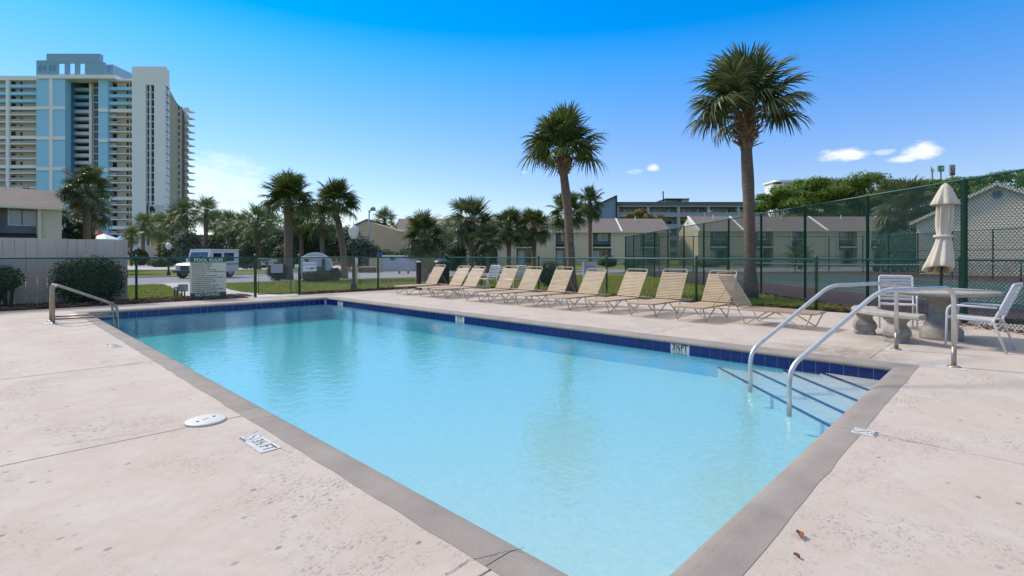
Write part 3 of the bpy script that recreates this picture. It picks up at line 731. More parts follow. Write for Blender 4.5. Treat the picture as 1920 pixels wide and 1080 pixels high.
# ------------------------------------------------------------------ pool rails and small things on the deck
def step_rail(W, D, zt, label):
    W = Vector(W); D = Vector(D); t = thing('pool_handrail', label, 'handrail', (D.x, D.y, 0))
    o = Vector((D.x, D.y, 0)); h = lambda u, z: W.lerp(D, u)*1.0
    def P(u, z): q = W.lerp(D, u); return Vector((q.x, q.y, z))-o
    path = [P(.0, -.32), P(.0, .17), P(.51, zt-.01), P(1.0, zt), P(1.0, .24)]
    pr = [path[0]]
    pr = rounded(path[:2]+path[2:], .17, 7)
    MB().tube(pr, .0245, 14).build('rail_tube', M_STEEL, t, True)
    MB().tube([P(1, .242), P(1, .004)], .0252, 14).build('post_foot', M_STEELD, t, True)
    MB().lathe([(.068, 0), (.068, .008), (.045, .022), (.03, .026)], 18, Matrix.Translation(P(1, 0))).build('escutcheon', M_STEELD, t, True)
    return t
step_rail((6.35, 2.24), (8.78, 1.16), .925, 'stainless handrail at the pool steps, the farther of the pair')
step_rail((5.66, 1.62), (7.88, .50), .925, 'stainless handrail at the pool steps, the nearer of the pair')
for (x, y, l) in ((8.78, 1.16, 'pale patch of new concrete at the foot of the farther step rail'), (7.88, .50, 'pale patch of new concrete at the foot of the nearer step rail'), (.95, 13.3, 'pale patch of new concrete under the two posts of the ladder rails')):
    b = MB(); pts = []
    for i in range(18): q = 2*pi*i/18; rr = random.uniform(.13, .19)*(1.9 if x < 2 and abs(sin(q)) > .6 else 1); pts.append((x+cos(q)*rr, y+sin(q)*rr))
    b.prism(pts, -.002, .003); o = b.build('concrete_patch', mat('new_concrete', (.66, .64, .6), .9), None); tag(o, l, 'patch')
for i, (y, l) in enumerate(((13.60, 'bent steel ladder rail at the far left pool corner, behind its twin'), (13.05, 'bent steel ladder rail at the far left pool corner, in front of its twin'))):
    t = thing('ladder_rail', l, 'handrail', (.93, y, 0))
    MB().tube(rounded([(0, 0, 0), (0, 0, .76), (.97, 0, .29), (.99, 0, -.5)], .13, 6), .024, 12).build('rail_tube', M_STEELD, t, True)
    MB().tube([(.02, 0, .09), (.98, 0, .075)], .02, 10).build('lower_bar', M_STEELD, t, True)
    MB().lathe([(.06, 0), (.06, .008), (.03, .022)], 16).build('escutcheon', M_STEELD, t, True)

# skimmer lid
p = G(386, 790); t = thing('skimmer_lid', 'round white plastic skimmer lid lying on the deck', 'lid', (p.x, p.y, 0), .4)
MB().lathe([(.14, .0), (.145, .006), (.142, .014), (.132, .018), (.02, .02)], 32).build('cover', mat('lid_plastic', (.80, .75, .67), .5, (.7, .65, .58), 14, .6), t, True)
for a in (-.07, .07): MB().lathe([(.011, .0195), (.011, .0215)], 10, Matrix.Translation((a, 0, 0))).build('finger_hole', M_BLACK, t)
MB().bbox(-.025, .025, -.009, .009, .0195, .0212, .001).build('maker_mark', M_GREY, t)

# painted depth tiles on the deck
def icon_tile(parent, M, s):                                # round no-diving pictogram, flat print
    b = MB(); n = 28
    for i in range(n):
        a, c = 2*pi*i/n, 2*pi*(i+1)/n; R, r = .40*s, .36*s
        b.add([(R*cos(a), R*sin(a)+.07*s, .0), (R*cos(c), R*sin(c)+.07*s, .0), (r*cos(c), r*sin(c)+.07*s, .0), (r*cos(a), r*sin(a)+.07*s, .0)], [(0, 1, 2, 3)])
    d = .36*s*.7071; w = .014*s
    b.add([(-d-w, d-w+.07*s, .0003), (-d+w, d+w+.07*s, .0003), (d+w, -d+w+.07*s, .0003), (d-w, -d-w+.07*s, .0003)], [(0, 3, 2, 1)])
    b.add([(-.2*s, .16*s, .0002), (-.16*s, .22*s, .0002), (.08*s, .1*s, .0002), (.2*s, -.06*s, .0002), (.15*s, -.08*s, .0002), (.03*s, .04*s, .0002)], [(0, 1, 2, 3, 4, 5)])
    for k in range(3): 
        x = -.2*s+k*.14*s; b.add([(x, -.14*s, .0002), (x+.11*s, -.14*s, .0002), (x+.11*s, -.115*s, .0002), (x, -.115*s, .0002)], [(0, 1, 2, 3)])
    bm_o = b.build('pictogram', M_INKG, parent); bm_o.matrix_local = M
    bm = bmesh.new(); bm.from_mesh(bm_o.data)
    for f in bm.faces:
        if f.normal.z < 0: f.normal_flip()
    bm.to_mesh(bm_o.data); bm.free()
    text('NO DIVING', .15*s, M_INKG, parent, M @ Matrix.Translation((0, -.43*s, .0003)), sx=.95)
def marker(pts, label, right, up, with_depth=True, s=.152, worn=False):
    p = pts; t = thing('depth_marker', label, 'marker', (p.x, p.y, .002 if not worn else .002))
    right = Vector(right); up = Vector(up)
    n = 3 if with_depth else 1
    for k in range(n):
        c = right*((k-(n-1)/2)*s)
        M = frame((c.x, c.y, 0), right, up)
        MB().bbox(-s/2+.002, s/2-.002, -s/2+.002, s/2-.002, -.001, .004, .001, M).build('tile', M_TILEW, t)
        M2 = frame((c.x, c.y, .0046), right, up)
        if k == 0: icon_tile(t, M2, s)
        elif k == 1: text('3\u00bd', .11, M_INK, t, M2, sx=.8)
        else: text('FT', .12, M_INK, t, M2, sx=.85)
    return t
pm = G(486, 831)
marker(pm, 'white no diving and 3\u00bd FT depth tiles set in the deck beside the skimmer lid', (.02, -1, 0), (1, .02, 0), True, .138)
pm = G(1621, 811)
marker(Vector((pm.x, pm.y, .003)), 'white no diving tile set across the near pool edge', (1, 0, 0), (0, 1, 0), False, .15)
pm = G(215, 648)
marker(Vector((pm.x, pm.y, .0)), 'worn white depth tiles on the deck near the ladder rails', (0, -1, 0), (1, 0, 0), True, .14)
b = MB(); q = G(145, 617); b.bbox(-.12, .12, -.05, .05, 0, .004, .001, Matrix.Translation(q) @ Matrix.Rotation(.3, 4, 'Z')); o = b.build('paint_patch', mat('worn_white_paint', (.7, .69, .66), .8)); tag(o, 'worn white painted rectangle on the deck by the ladder rails', 'paint mark')
# dry leaves
def dry_leaf(px, py, s, rz, label):
    p = G(px, py); b = MB(); n = 8; vs = []
    for i in range(n+1):
        t = i/n; w = s*.28*sin(pi*min(1, t*.95+.04)); z = .012*s/.1*abs(sin(3*t)); vs += [(s*(t-.5), -w, z+.014), (s*(t-.5), 0, z+.004), (s*(t-.5), w, z+.018)]
    fs = []
    for i in range(n): fs += [(i*3, i*3+3, i*3+4, i*3+1), (i*3+1, i*3+4, i*3+5, i*3+2)]
    b.add(vs, fs); o = b.build('dry_leaf', M_LEAFD, None, True, loc=(p.x, p.y, 0), rot=(0, 0, rz)); tag(o, label, 'leaf')
dry_leaf(1500, 1007, .062, .5, 'curled rust brown leaf lying on the deck at the near right pool edge')
dry_leaf(1494, 1046, .034, 1.1, 'small dry leaf on the deck just below the rust brown leaf')

# ------------------------------------------------------------------ sun loungers
def make_lounger(deg=57, seed=0):
    random.seed(40+seed)
    t = thing('sun_lounger', '', 'sun lounger', group='tan strap loungers in a row along the pool')
    zs, hw = .285, .305
    fr = rounded([(1.93, -hw, zs-.01), (0, -hw, zs), (0, hw, zs), (1.93, hw, zs-.01)], .07, 4)
    MB().tube(fr+[Vector((1.93, hw, zs-.01)), Vector((1.93, -hw, zs-.01))], .0135, 8).build('seat_frame', M_TANF, t, True)
    ang = radians(deg); bx, bl = 1.31, .80
    def B(u, y): return Vector((bx+cos(ang)*u, y, zs+.005+sin(ang)*u))
    MB().tube(rounded([B(0, -hw+.01), B(bl, -hw+.01), B(bl, hw-.01), B(0, hw-.01)], .075, 5), .013, 8).build('back_frame', M_TANF, t, True)
    for s in (-1, 1):
        y = s*(hw-.012)
        MB().tube(rounded([(.05, y, zs-.012), (.17, y, .014), (.62, y, zs-.012)], .03, 3), .0115, 8).build('leg', M_TANF, t, True)
        MB().tube(rounded([(.78, y, zs-.012), (1.19, y, .014), (1.32, y, zs-.012)], .03, 3), .0115, 8).build('leg', M_TANF, t, True)
        MB().tube([B(.44, y*.94), (1.84, y*.94, zs)], .008, 6).build('back_strut', M_TANF, t, True)
    MB().tube([(.62, -hw, zs-.02), (.62, hw, zs-.02)], .011, 8).build('stretcher', M_TANF, t, True)
    MB().tube([(1.32, -hw, zs-.02), (1.32, hw, zs-.02)], .011, 8).build('stretcher', M_TANF, t, True)
    sm = MB().bbox(-.0165, .0165, -hw-.013, hw+.013, -.004, .004, .003).mesh('strap', M_STRAP)
    for i in range(25): 
        link('strap', sm, t, (.05+i*.0505, 0, zs+.014), (0, random.uniform(-.05, .05), random.uniform(-.006, .006)))
    for i in range(17):
        p = B(.045+i*.0405, 0); o = link('strap', sm, t, p+Vector((-sin(ang), 0, cos(ang)))*.012, (random.uniform(-.012, .012), -ang+random.uniform(-.06, .06), 0), (random.uniform(.9, 1.03), .975, 1))
    return t
LCL = [(14.52, 'tan strap lounger at the far end of the row, in front of the trash can'),
       (13.28, 'tan strap lounger second from the far end, just right of the trash can'),
       (12.5, 'tan strap lounger third from the far end, just left of a white chair'),
       (10.97, 'tan strap lounger between the two white chairs by the fence'),
       (10.03, 'tan strap lounger just right of the second white chair, left of the green bush'),
       (8.93, 'tan strap lounger directly in front of the thinner tall palm trunk'),
       (7.83, 'tan strap lounger in front of the small white smoking area sign'),
       (6.75, 'tan strap lounger just right of the one in front of the small white sign'),
       (5.62, 'tan strap lounger second from the near end of the row facing the pool'),
       (4.55, 'tan strap lounger nearest the steps among those facing the pool')]
protos = [make_lounger(57, 0), make_lounger(54.5, 1), make_lounger(59, 2)]; proto = protos[0]; lrnd = random.Random(11)
used = set()
for i, (y, lab) in enumerate(LCL):
    k = (0, 1, 1, 2, 0, 2, 1, 0, 2, 0)[i]; o = copy_tree(protos[k]) if k in used else protos[k]; used.add(k)
    o.location = (9.54+lrnd.uniform(-.03, .05), y, 0); o.rotation_euler = (0, 0, lrnd.uniform(-.05, .03)); o['label'] = lab
o = copy_tree(proto); o.location = (10.22, 2.42, 0); o.rotation_euler = (0, 0, radians(86)); o['label'] = 'tan strap lounger turned sideways with its back to the others at the near end'

# ------------------------------------------------------------------ strap chairs
def make_chair():
    t = thing('patio_chair', '', 'chair', group='white strap patio chairs')
    hw = .265
    for s in (-1, 1):
        y = s*hw
        MB().tube(rounded([(.27, y, 0), (.25, y, .61), (-.27, y, .60)], .1, 5), .0145, 8).build('front_leg', M_WHITEF, t, True)
        MB().tube(rounded([(-.36, y*.94, 0), (-.235, y*.94, .40), (-.235, y*.94, .44)], .06, 3), .0145, 8).build('rear_leg', M_WHITEF, t, True)
    MB().tube(rounded([(-.2, -hw*.94, .36), (-.25, -hw*.94, .46), (-.43, -hw*.94, .92), (-.43, hw*.94, .92), (-.25, hw*.94, .46), (-.2, hw*.94, .36)], .04, 3), .0145, 8).build('back_frame', M_WHITEF, t, True)
    MB().tube(rounded([(-.24, -hw*.93, .405), (.25, -hw*.93, .43), (.25, hw*.93, .43), (-.24, hw*.93, .405)], .05, 3), .0135, 8).build('seat_frame', M_WHITEF, t, True)
    sm = MB().bbox(-.0225, .0225, -hw*.97, hw*.97, -.004, .004, .003).mesh('strap', M_WHITES)
    for i in range(9): link('strap', sm, t, (-.19+i*.051, 0, .425+i*.0027), (0, -.05, 0))
    a = atan2(.46, -.18)
    for i in range(8):
        u = (i+.75)/8.3; link('strap', sm, t, (-.25-.18*u, 0, .46+.46*u), (0, -(pi-a)+pi, 0))
    return t
chair0 = make_chair()
def put_chair(o, d, r, face_d, face_r, label):
    p = V(d, r); f = V(face_d, face_r); o.location = (p.x, p.y, 0); o.rotation_euler = (0, 0, atan2(f.y, f.x)); o['label'] = label
put_chair(chair0, 7.22, 6.50, .45, -.33, 'white strap armchair at the right of the round stone table')
put_chair(copy_tree(chair0), 9.3, 6.95, -.75, -.5, 'white strap armchair behind the curved stone bench')
put_chair(copy_tree(chair0), 19.3, -.92, -.55, -.55, 'white strap chair by the fence between the third and fourth loungers')
put_chair(copy_tree(chair0), 19.0, .05, -.55, -.55, 'white strap chair by the fence partly hidden behind the fourth lounger')

# ------------------------------------------------------------------ stone table, bench and closed umbrella
TD, TRr = 8.05, 6.70
p = V(TD, TRr); t = thing('stone_table', 'round cast concrete pedestal table holding the closed umbrella', 'table', (p.x, p.y, 0))
MB().lathe([(.27, 0), (.275, .03), (.275, .14), (.255, .17), (.225, .185), (.22, .21), (.225, .235), (.20, .255), (.195, .27), (.165, .34), (.145, .43), (.15, .54), (.175, .62), (.235, .665), (.25, .69)], 28).build('pedestal', M_CONC, t, True)
MB().lathe([(.05, .69), (.64, .692), (.695, .705), (.715, .73), (.71, .752), (.69, .765), (.03, .77)], 48).build('table_top', M_CONCT, t, True)
bn = thing('stone_bench', 'curved cast concrete bench on two carved feet left of the table', 'bench', (p.x, p.y, 0))
a0 = atan2(V(.1, -1).y, V(.1, -1).x); b = MB(); vs = []; fs = []; NS = 22; R0, R1 = .80, 1.17
sec = [(R0+.03, .37), (R0, .385), (R0, .425), (R0+.025, .44), (R1-.025, .44), (R1, .425), (R1, .385), (R1-.03, .37)]
for i in range(NS+1):
    q = a0+radians(44)*(2*i/NS-1)
    for (r, z) in sec: vs.append((r*cos(q), r*sin(q), z))
k = len(sec)
for i in range(NS):
    for j in range(k): fs.append((i*k+j, (i+1)*k+j, (i+1)*k+(j+1) % k, i*k+(j+1) % k))
fs += [tuple(range(k)), tuple(range((NS+1)*k-1, NS*k-1, -1))]
b.add(vs, fs); o = b.build('seat_slab', M_CONCT, bn)
for sgn in (-1, 1):
    q = a0+radians(25)*sgn; b = MB(); vs = []; fs = []
    lv = [(0, .148, .115), (.045, .152, .118), (.06, .132, .105), (.075, .135, .108), (.11, .162, .125), (.16, .168, .128), (.21, .145, .11), (.25, .112, .09), (.285, .105, .085), (.31, .12, .095), (.335, .15, .115), (.372, .165, .125)]
    for (z, hx, hy) in lv:
        for (ax, ay) in ((-1, -.7), (-.8, -1), (.8, -1), (1, -.7), (1, .7), (.8, 1), (-.8, 1), (-1, .7)): vs.append((ax*hx, ay*hy, z))
    for i in range(len(lv)-1):
        for j in range(8): fs.append((i*8+j, i*8+(j+1) % 8, (i+1)*8+(j+1) % 8, (i+1)*8+j))
    fs += [tuple(range(7, -1, -1)), tuple(range((len(lv)-1)*8, len(lv)*8))]
    b.add(vs, fs); b.build('foot', M_CONC, bn, loc=((R0+R1)/2*cos(q), (R0+R1)/2*sin(q), 0), rot=(0, 0, q))

um = thing('patio_umbrella', 'closed cream canvas umbrella tied at the waist and leaning slightly', 'umbrella', (p.x, p.y, 0))
ux = V(0, 1)
def axis(z): return ux*(.045*(z-.77)) + Vector((0, 0, z))
MB().tube([axis(.0), axis(2.40)], .021, 10).build('pole', M_DKMETAL, um, True)
def folded(levels, n=72, ph=0., tilt=0.):
    b = MB(); vs = []
    for li, (z, R, amp, ox) in enumerate(levels):
        R *= .88
        for j in range(n):
            q = 2*pi*j/n; rr = R*(1.06-1.5*amp*abs(sin(4*q+ph+z*.5+.5*sin(3*z+q)))**.8+amp*.5*cos(11*q+2.3*z)); c = axis(z+tilt*(-sin(q)-.5*cos(q))*R)
            vs.append(c+ux*(ox+rr*cos(q)*1.0)+V(1, 0)*(rr*sin(q)))
    fs = []
    for i in range(len(levels)-1):
        for j in range(n): fs.append((i*n+j, i*n+(j+1) % n, (i+1)*n+(j+1) % n, (i+1)*n+j))
    b.add(vs, fs); return b
folded([(1.30, .10, .1, -.05), (1.15, .19, .14, -.06), (1.07, .222, .14, -.066), (1.085, .232, .14, -.066), (1.14, .226, .13, -.055), (1.22, .2, .12, -.04), (1.35, .16, .12, -.02), (1.5, .122, .12, 0), (1.60, .10, .12, .0), (1.66, .104, .14, .0), (1.75, .122, .2, .0), (1.9, .13, .24, 0), (2.05, .128, .24, 0), (2.2, .112, .2, 0), (2.3, .09, .14, 0), (2.4, .03, .05, 0)], tilt=.3).build('canopy', M_CANVAS, um, True)
folded([(2.16, .15, .1, 0), (2.09, .205, .17, 0), (2.105, .208, .16, 0), (2.16, .178, .13, 0), (2.24, .14, .1, 0), (2.33, .095, .07, 0), (2.40, .052, .03, 0), (2.43, .012, 0, 0)], ph=.8).build('vent_cap', M_CANVAS, um, True)
b = MB(); b.lathe([(.121, -.02), (.127, 0), (.121, .02)], 24, Matrix.Translation(axis(1.6))); b.build('tie_strap', M_CANVAS, um, True)
b = MB()
for j in range(8):
    q = 2*pi*j/8+.2; c = axis(1.04); b.tube([axis(1.4)+ux*(.02*cos(q))+V(.02*sin(q), 0), c+ux*(-.055+.12*cos(q))+V(.12*sin(q), 0)], .008, 5)
b.build('rib_ends', mat('umbrella_rib', (.22, .15, .07), .6), um, True)

# ------------------------------------------------------------------ signs, bin, bollard, lamp posts near the fence
sg = thing('pool_rules_sign', 'cream and green sign headed POOL RULES hung on the far fence', 'sign', (4.68, FY-.045, .06))
MB().bbox(-.48, .48, -.012, .012, 0, 1.18, .004).build('board', M_SIGNC, sg)
MB().box(-.48, .48, -.016, -.0125, 1.03, 1.18).build('header_band', M_SIGNG, sg); MB().box(-.48, .48, -.016, -.0125, .0, .14).build('footer_band', M_SIGNG, sg)
text('POOL RULES', .135, M_INKW, sg, frame((0, -.018, 1.10), (1, 0, 0), (0, 0, 1)), sx=1.0, bold=.002)
text('NO DIVING', .125, M_INKW, sg, frame((-.02, -.018, .07), (1, 0, 0), (0, 0, 1)), sx=1.0, bold=.002)
rules = ['SHOWER BEFORE ENTERING', 'BATHING LOAD 25 PERSONS', 'POOL HOURS 8AM - 10PM', 'DO NOT SWALLOW POOL WATER', 'NO FOOD, DRINK, GLASS OR ANIMALS IN POOL', 'OR ON POOL DECK', 'CHILDREN UNDER 12 MUST BE WITH', 'AN ADULT WHEN USING POOL AT ALL TIMES', 'NO RUNNING OR ROUGH PLAY', 'NO GLASS BOTTLES IN POOL AREA', 'REGISTERED GUESTS ONLY', 'ALL PERSONS USE POOL AT OWN RISK', 'NO SKATES OR BICYCLES IN AREA', 'MANAGEMENT NOT RESPONSIBLE FOR ITEMS', 'IN AN EMERGENCY CALL FOR HELP']
for i, s in enumerate(rules):
    text(s, .042, M_INK, sg, frame((-.43, -.0135, .985-i*.0575), (1, 0, 0), (0, 0, 1)), align='LEFT', sx=.95, bold=.0012)
sg = thing('smoking_sign', 'white sign reading SMOKING AREA with an arrow to the right', 'sign', (7.76, FY-.05, .76))
MB().bbox(-.23, .23, -.008, .008, 0, .32, .003).build('board', M_SIGNW, sg)
text('SMOKING AREA', .066, M_INKG, sg, frame((0, -.0095, .235), (1, 0, 0), (0, 0, 1)), sx=.82)
b = MB(); b.add([(-.16, -.0095, .092), (.04, -.0095, .092), (.04, -.0095, .108), (-.16, -.0095, .108)], [(0, 1, 2, 3)]); b.add([(.03, -.0095, .062), (.18, -.0095, .1), (.03, -.0095, .138)], [(0, 1, 2)]); b.build('arrow', M_INK, sg)
sg = thing('blank_sign', 'plain white rectangular sign on the chain link gate', 'sign', (6.705, FY+.045, .73)); MB().bbox(-.19, .19, -.006, .006, 0, .29, .003).build('board', M_SIGNW, sg)
sp = Vector((FX+.16, 0, 0)); k = (1106-960)/FPX; yy_ = sp.x*(SA-k*CA)/(CA+k*SA)
sg = thing('smoking_sign', 'small white sign standing behind the loungers reading SMOKING AREA', 'sign', (sp.x, yy_, 0), VROT)
MB().bbox(-.24, .24, -.01, .01, .38, 1.09, .004).build('board', M_SIGNW, sg); text('SMOKING AREA', .066, M_INKG, sg, frame((0, -.0115, .94), (1, 0, 0), (0, 0, 1)), sx=.85)
for x in (-.2, .2): MB().tube([(x, .02, -.04), (x, .02, .5)], .012, 6).build('stake', M_WHITEF, sg)

p = V(20.0, -2.62); t = thing('trash_can', 'dark green slatted trash can with a domed lid behind the loungers', 'trash can', (p.x-.3, p.y-.2, 0))
MB().lathe([(.25, 0), (.27, .02), (.27, .84), (.25, .86)], 20).build('liner', M_DKMETAL, t, True)
sl_me = MB().bbox(-.022, .022, -.012, .012, .02, .86, .004).mesh('slat', mat('bin_slat', (.012, .022, .018), .5))
for i in range(30): q = 2*pi*i/30; link('slat', sl_me, t, (.285*cos(q), .285*sin(q), 0), (0, 0, q+pi/2))
MB().lathe([(.32, .99), (.325, 1.01), (.28, 1.08), (.18, 1.14), (.05, 1.17)], 20).build('lid', M_DKMETAL, t, True)
for i in range(4): q = pi/4+pi/2*i; MB().tube([(.26*cos(q), .26*sin(q), .84), (.27*cos(q), .27*sin(q), 1.0)], .015, 6).build('lid_bracket', M_DKMETAL, t)

p = V(19.6, -3.55); t = thing('bollard', 'short dark brown post with a pale cap behind the far lounger', 'bollard', (p.x, p.y, -.04))
MB().lathe([(.15, 0), (.15, .07), (.10, .1), (.095, 1.05), (.1, 1.08)], 14).build('shaft', M_BROWN, t, True); MB().lathe([(.085, 1.08), (.08, 1.11), (.03, 1.13)], 14).build('cap', M_WHITE, t, True)

def lamp_post(d, r, h, s, label, acorn=True):
    p = V(d, r); t = thing('lamp_post', label, 'lamp post', (p.x, p.y, -.045))
    MB().lathe([(.12*s, 0), (.12*s, .25*s), (.075*s, .32*s), (.06*s, .5*s), (.05*s, h-.32*s), (.07*s, h-.3*s), (.05*s, h-.26*s)], 12).build('pole', M_DKMETAL, t, True)
    if acorn:
        MB().lathe([(.06*s, h-.25*s), (.12*s, h-.2*s), (.175*s, h-.05*s), (.185*s, h+.08*s), (.2*s, h+.1*s), (.14*s, h+.2*s), (.06*s, h+.26*s), (.03*s, h+.3*s), (.02*s, h+.36*s)], 18).build('globe', M_LAMP, t, True)
    else:
        MB().lathe([(.06*s, h-.25*s), (.15*s, h-.15*s), (.2*s, h), (.15*s, h+.15*s), (.05*s, h+.22*s)], 16).build('globe', M_LAMP, t, True)
lamp_post(19.1, -5.87, 2.2, 1.0, 'black lamp post with a white acorn globe just outside the far fence')
lamp_post(33, -22.0, 1.95, .95, 'small black lamp post with a round white globe on the verge beyond the hedge', False)

# wooden fence and hedge at the left
wf = thing('board_fence', 'tall weathered grey board fence behind the hedge at the left', 'fence', (0, 18.05, 0))
x = -6.5; n = 0; brnd = random.Random(5)
while x < 2.86:
    w_ = min(brnd.choice((.19, .2, .205, .215)), 2.87-x)
    MB().bbox(x+.002, x+w_-.005, -.011+brnd.uniform(0, .008), .011, -.03, 1.735+brnd.uniform(-.008, .012), .003).build('board', M_FWOOD, wf); x += w_
for z in (.35, 1.4): MB().bbox(-6.5, 2.86, .013, .05, z, z+.09, .004).build('rail', M_FWOOD, wf)
for xx in (-5.8, -3.4, -1, 1.4, 2.8): MB().bbox(xx-.045, xx+.045, .052, .14, -.05, 1.6, .004).build('post', M_FWOOD, wf)

# ------------------------------------------------------------------ leaf clouds
def leaf_cloud(b, ell, n, s, rnd, flat=0.0, shell=.55, drop=None):
    # many small folded leaves spread through ellipsoids (cx,cy,cz,rx,ry,rz)
    tot = sum(e[3]*e[4]+e[4]*e[5]+e[3]*e[5] for e in ell)
    for e in ell:
        k = int(n*(e[3]*e[4]+e[4]*e[5]+e[3]*e[5])/tot)
        for _ in range(k):
            u = rnd.uniform(-1, 1); q = rnd.uniform(0, 2*pi); c = sqrt(1-u*u)
            nx, ny, nz = c*cos(q), c*sin(q), u
            rr = (shell+(1-shell)*rnd.random())*(1+.16*sin(5*q+e[0]*3)*c)
            p = Vector((e[0]+nx*e[3]*rr, e[1]+ny*e[4]*rr, e[2]+nz*e[5]*rr))
            nn = Vector((nx+rnd.uniform(-.8, .8), ny+rnd.uniform(-.8, .8), nz*(1+flat)+rnd.uniform(-.5, .9)))
            if nn.length < .1: nn = Vector((0, 0, 1))
            nn.normalize(); a = nn.orthogonal().normalized(); a = Matrix.Rotation(rnd.uniform(0, 2*pi), 3, nn) @ a; w = nn.cross(a)
            l = s*rnd.uniform(.6, 1.35)
            o = len(b.v)
            b.v += [tuple(p-a*l), tuple(p+w*l*.45), tuple(p+a*l+nn*l*.25), tuple(p-w*l*.45)]
            b.f.append((o, o+1, o+2, o+3))
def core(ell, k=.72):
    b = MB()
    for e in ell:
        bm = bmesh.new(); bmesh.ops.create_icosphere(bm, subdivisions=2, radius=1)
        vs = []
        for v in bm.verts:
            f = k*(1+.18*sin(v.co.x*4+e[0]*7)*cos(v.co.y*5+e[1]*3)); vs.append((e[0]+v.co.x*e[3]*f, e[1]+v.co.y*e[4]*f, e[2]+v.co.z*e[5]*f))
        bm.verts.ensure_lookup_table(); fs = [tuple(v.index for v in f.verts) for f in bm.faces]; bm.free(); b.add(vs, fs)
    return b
def bush(name, label, cat, loc, ell, n, s, m, seed, group=None, stems=True, k=.62):
    rnd = random.Random(seed); t = thing(name, label, cat, loc, 0, group)
    b = MB(); leaf_cloud(b, ell, n, s, rnd); b.build('foliage', m, t)
    core(ell, k).build('shade_core', M_CORE, t, True)
    if stems:
        b = MB()
        for j in range(4): q = j*1.7+.3; b.tube([(.05*cos(q), .05*sin(q), -.06), (.25*cos(q)*ell[0][3], .25*sin(q)*ell[0][4], ell[0][2])], .025, 5)
        b.build('stem', M_TRUNK, t)
    return t
p = G(172, 566)
bush('hedge', 'big rounded dark green hedge in front of the grey board fence', 'hedge', (1.98, 17.62, 0),
     [(0, 0, .78, .60, .38, .53), (-.36, .02, .72, .40, .34, .5), (.36, .0, .72, .40, .34, .52), (0, 0, .42, .72, .36, .42), (.08, 0, .94, .44, .30, .36)], 17000, .036, M_HEDGE, 21, k=.78)
bush('hedge', 'smaller dark green hedge at the left edge in front of the board fence', 'hedge', (.42, 17.55, 0),
     [(-.5, 0, .78, .5, .35, .36), (-.1, 0, .74, .38, .33, .33), (-.3, 0, .45, .3, .25, .35)], 7000, .036, M_HEDGE, 22, k=.76)

# ------------------------------------------------------------------ palms
def frond_mesh(seed, m, R=1.0, droop=.5, nl=30):
    rnd = random.Random(seed); b = MB()
    # petiole from the heart outwards along x, then a costapalmate fan
    L1 = .5*R
    pet = [Vector((L1*t, 0, .05*R*sin(t*1.6)-.02*t*t*R)) for t in (0, .33, .66, 1)]
    h = pet[-1]
    for i in range(3):
        p, q = pet[i], pet[i+1]; w0, w1 = .014*R*(1.5-.3*i), .014*R*(1.2-.3*i)
        b.add([p+Vector((0, -w0, 0)), p+Vector((0, w0, 0)), q+Vector((0, w1, 0)), q+Vector((0, -w1, 0))], [(0, 1, 2, 3)])
        b.add([p+Vector((0, 0, w0)), p+Vector((0, 0, -w0)), q+Vector((0, 0, -w1)), q+Vector((0, 0, w1))], [(0, 1, 2, 3)])
    for i in range(nl):
        u = (i+.5)/nl*2-1; th = u*radians(140)+rnd.uniform(-.03, .03)
        costa = .16*R*(1-abs(u)**1.2)
        base = h+Vector((costa, 0, -.03*R*(1-abs(u))))
        ln = R*(.56-.20*abs(u)**1.4)*rnd.uniform(.86, 1.1)
        dv = Vector((cos(th), sin(th), .16*abs(sin(th))+.05)).normalized()
        w = .0185*R*rnd.uniform(.85, 1.2); side = Vector((-sin(th), cos(th), 0))
        k = droop*rnd.uniform(.75, 1.3); pts = []
        for t in (0, .42, .75, 1.0):
            z = -k*ln*(t**2.4)*.8
            pts.append(base+dv*(ln*t*(1-.12*k*t))+Vector((-.10*k*ln*t*t*max(0, cos(th)), 0, z)))
        tw = rnd.uniform(-.5, .5); sv = side*cos(tw)+Vector((0, 0, 1))*sin(tw)
        ws = (w*.55, w, w*.75, 0)
        o = len(b.v)
        for j in range(3): b.v += [tuple(pts[j]-sv*ws[j]), tuple(pts[j]+sv*ws[j])]
        b.v.append(tuple(pts[3])); b.f += [(o, o+1, o+3, o+2), (o+2, o+3, o+5, o+4), (o+4, o+5, o+6)]
    return b
FR = [frond_mesh(100+i, None, 1.0, (.3, .5, .7, .9, 1.1)[i], 34) for i in range(5)]
FRM = [f.mesh('frond', M_FROND) for f in FR]; FRMG = [f.mesh('frond', M_FRONDG) for f in FR]
FRD = frond_mesh(140, None, 1.0, 1.5, 18).mesh('dead_frond', M_DEAD)
FR_far = [frond_mesh(160+i, None, 1.0, (.4, .65, .95)[i], 17) for i in range(3)]

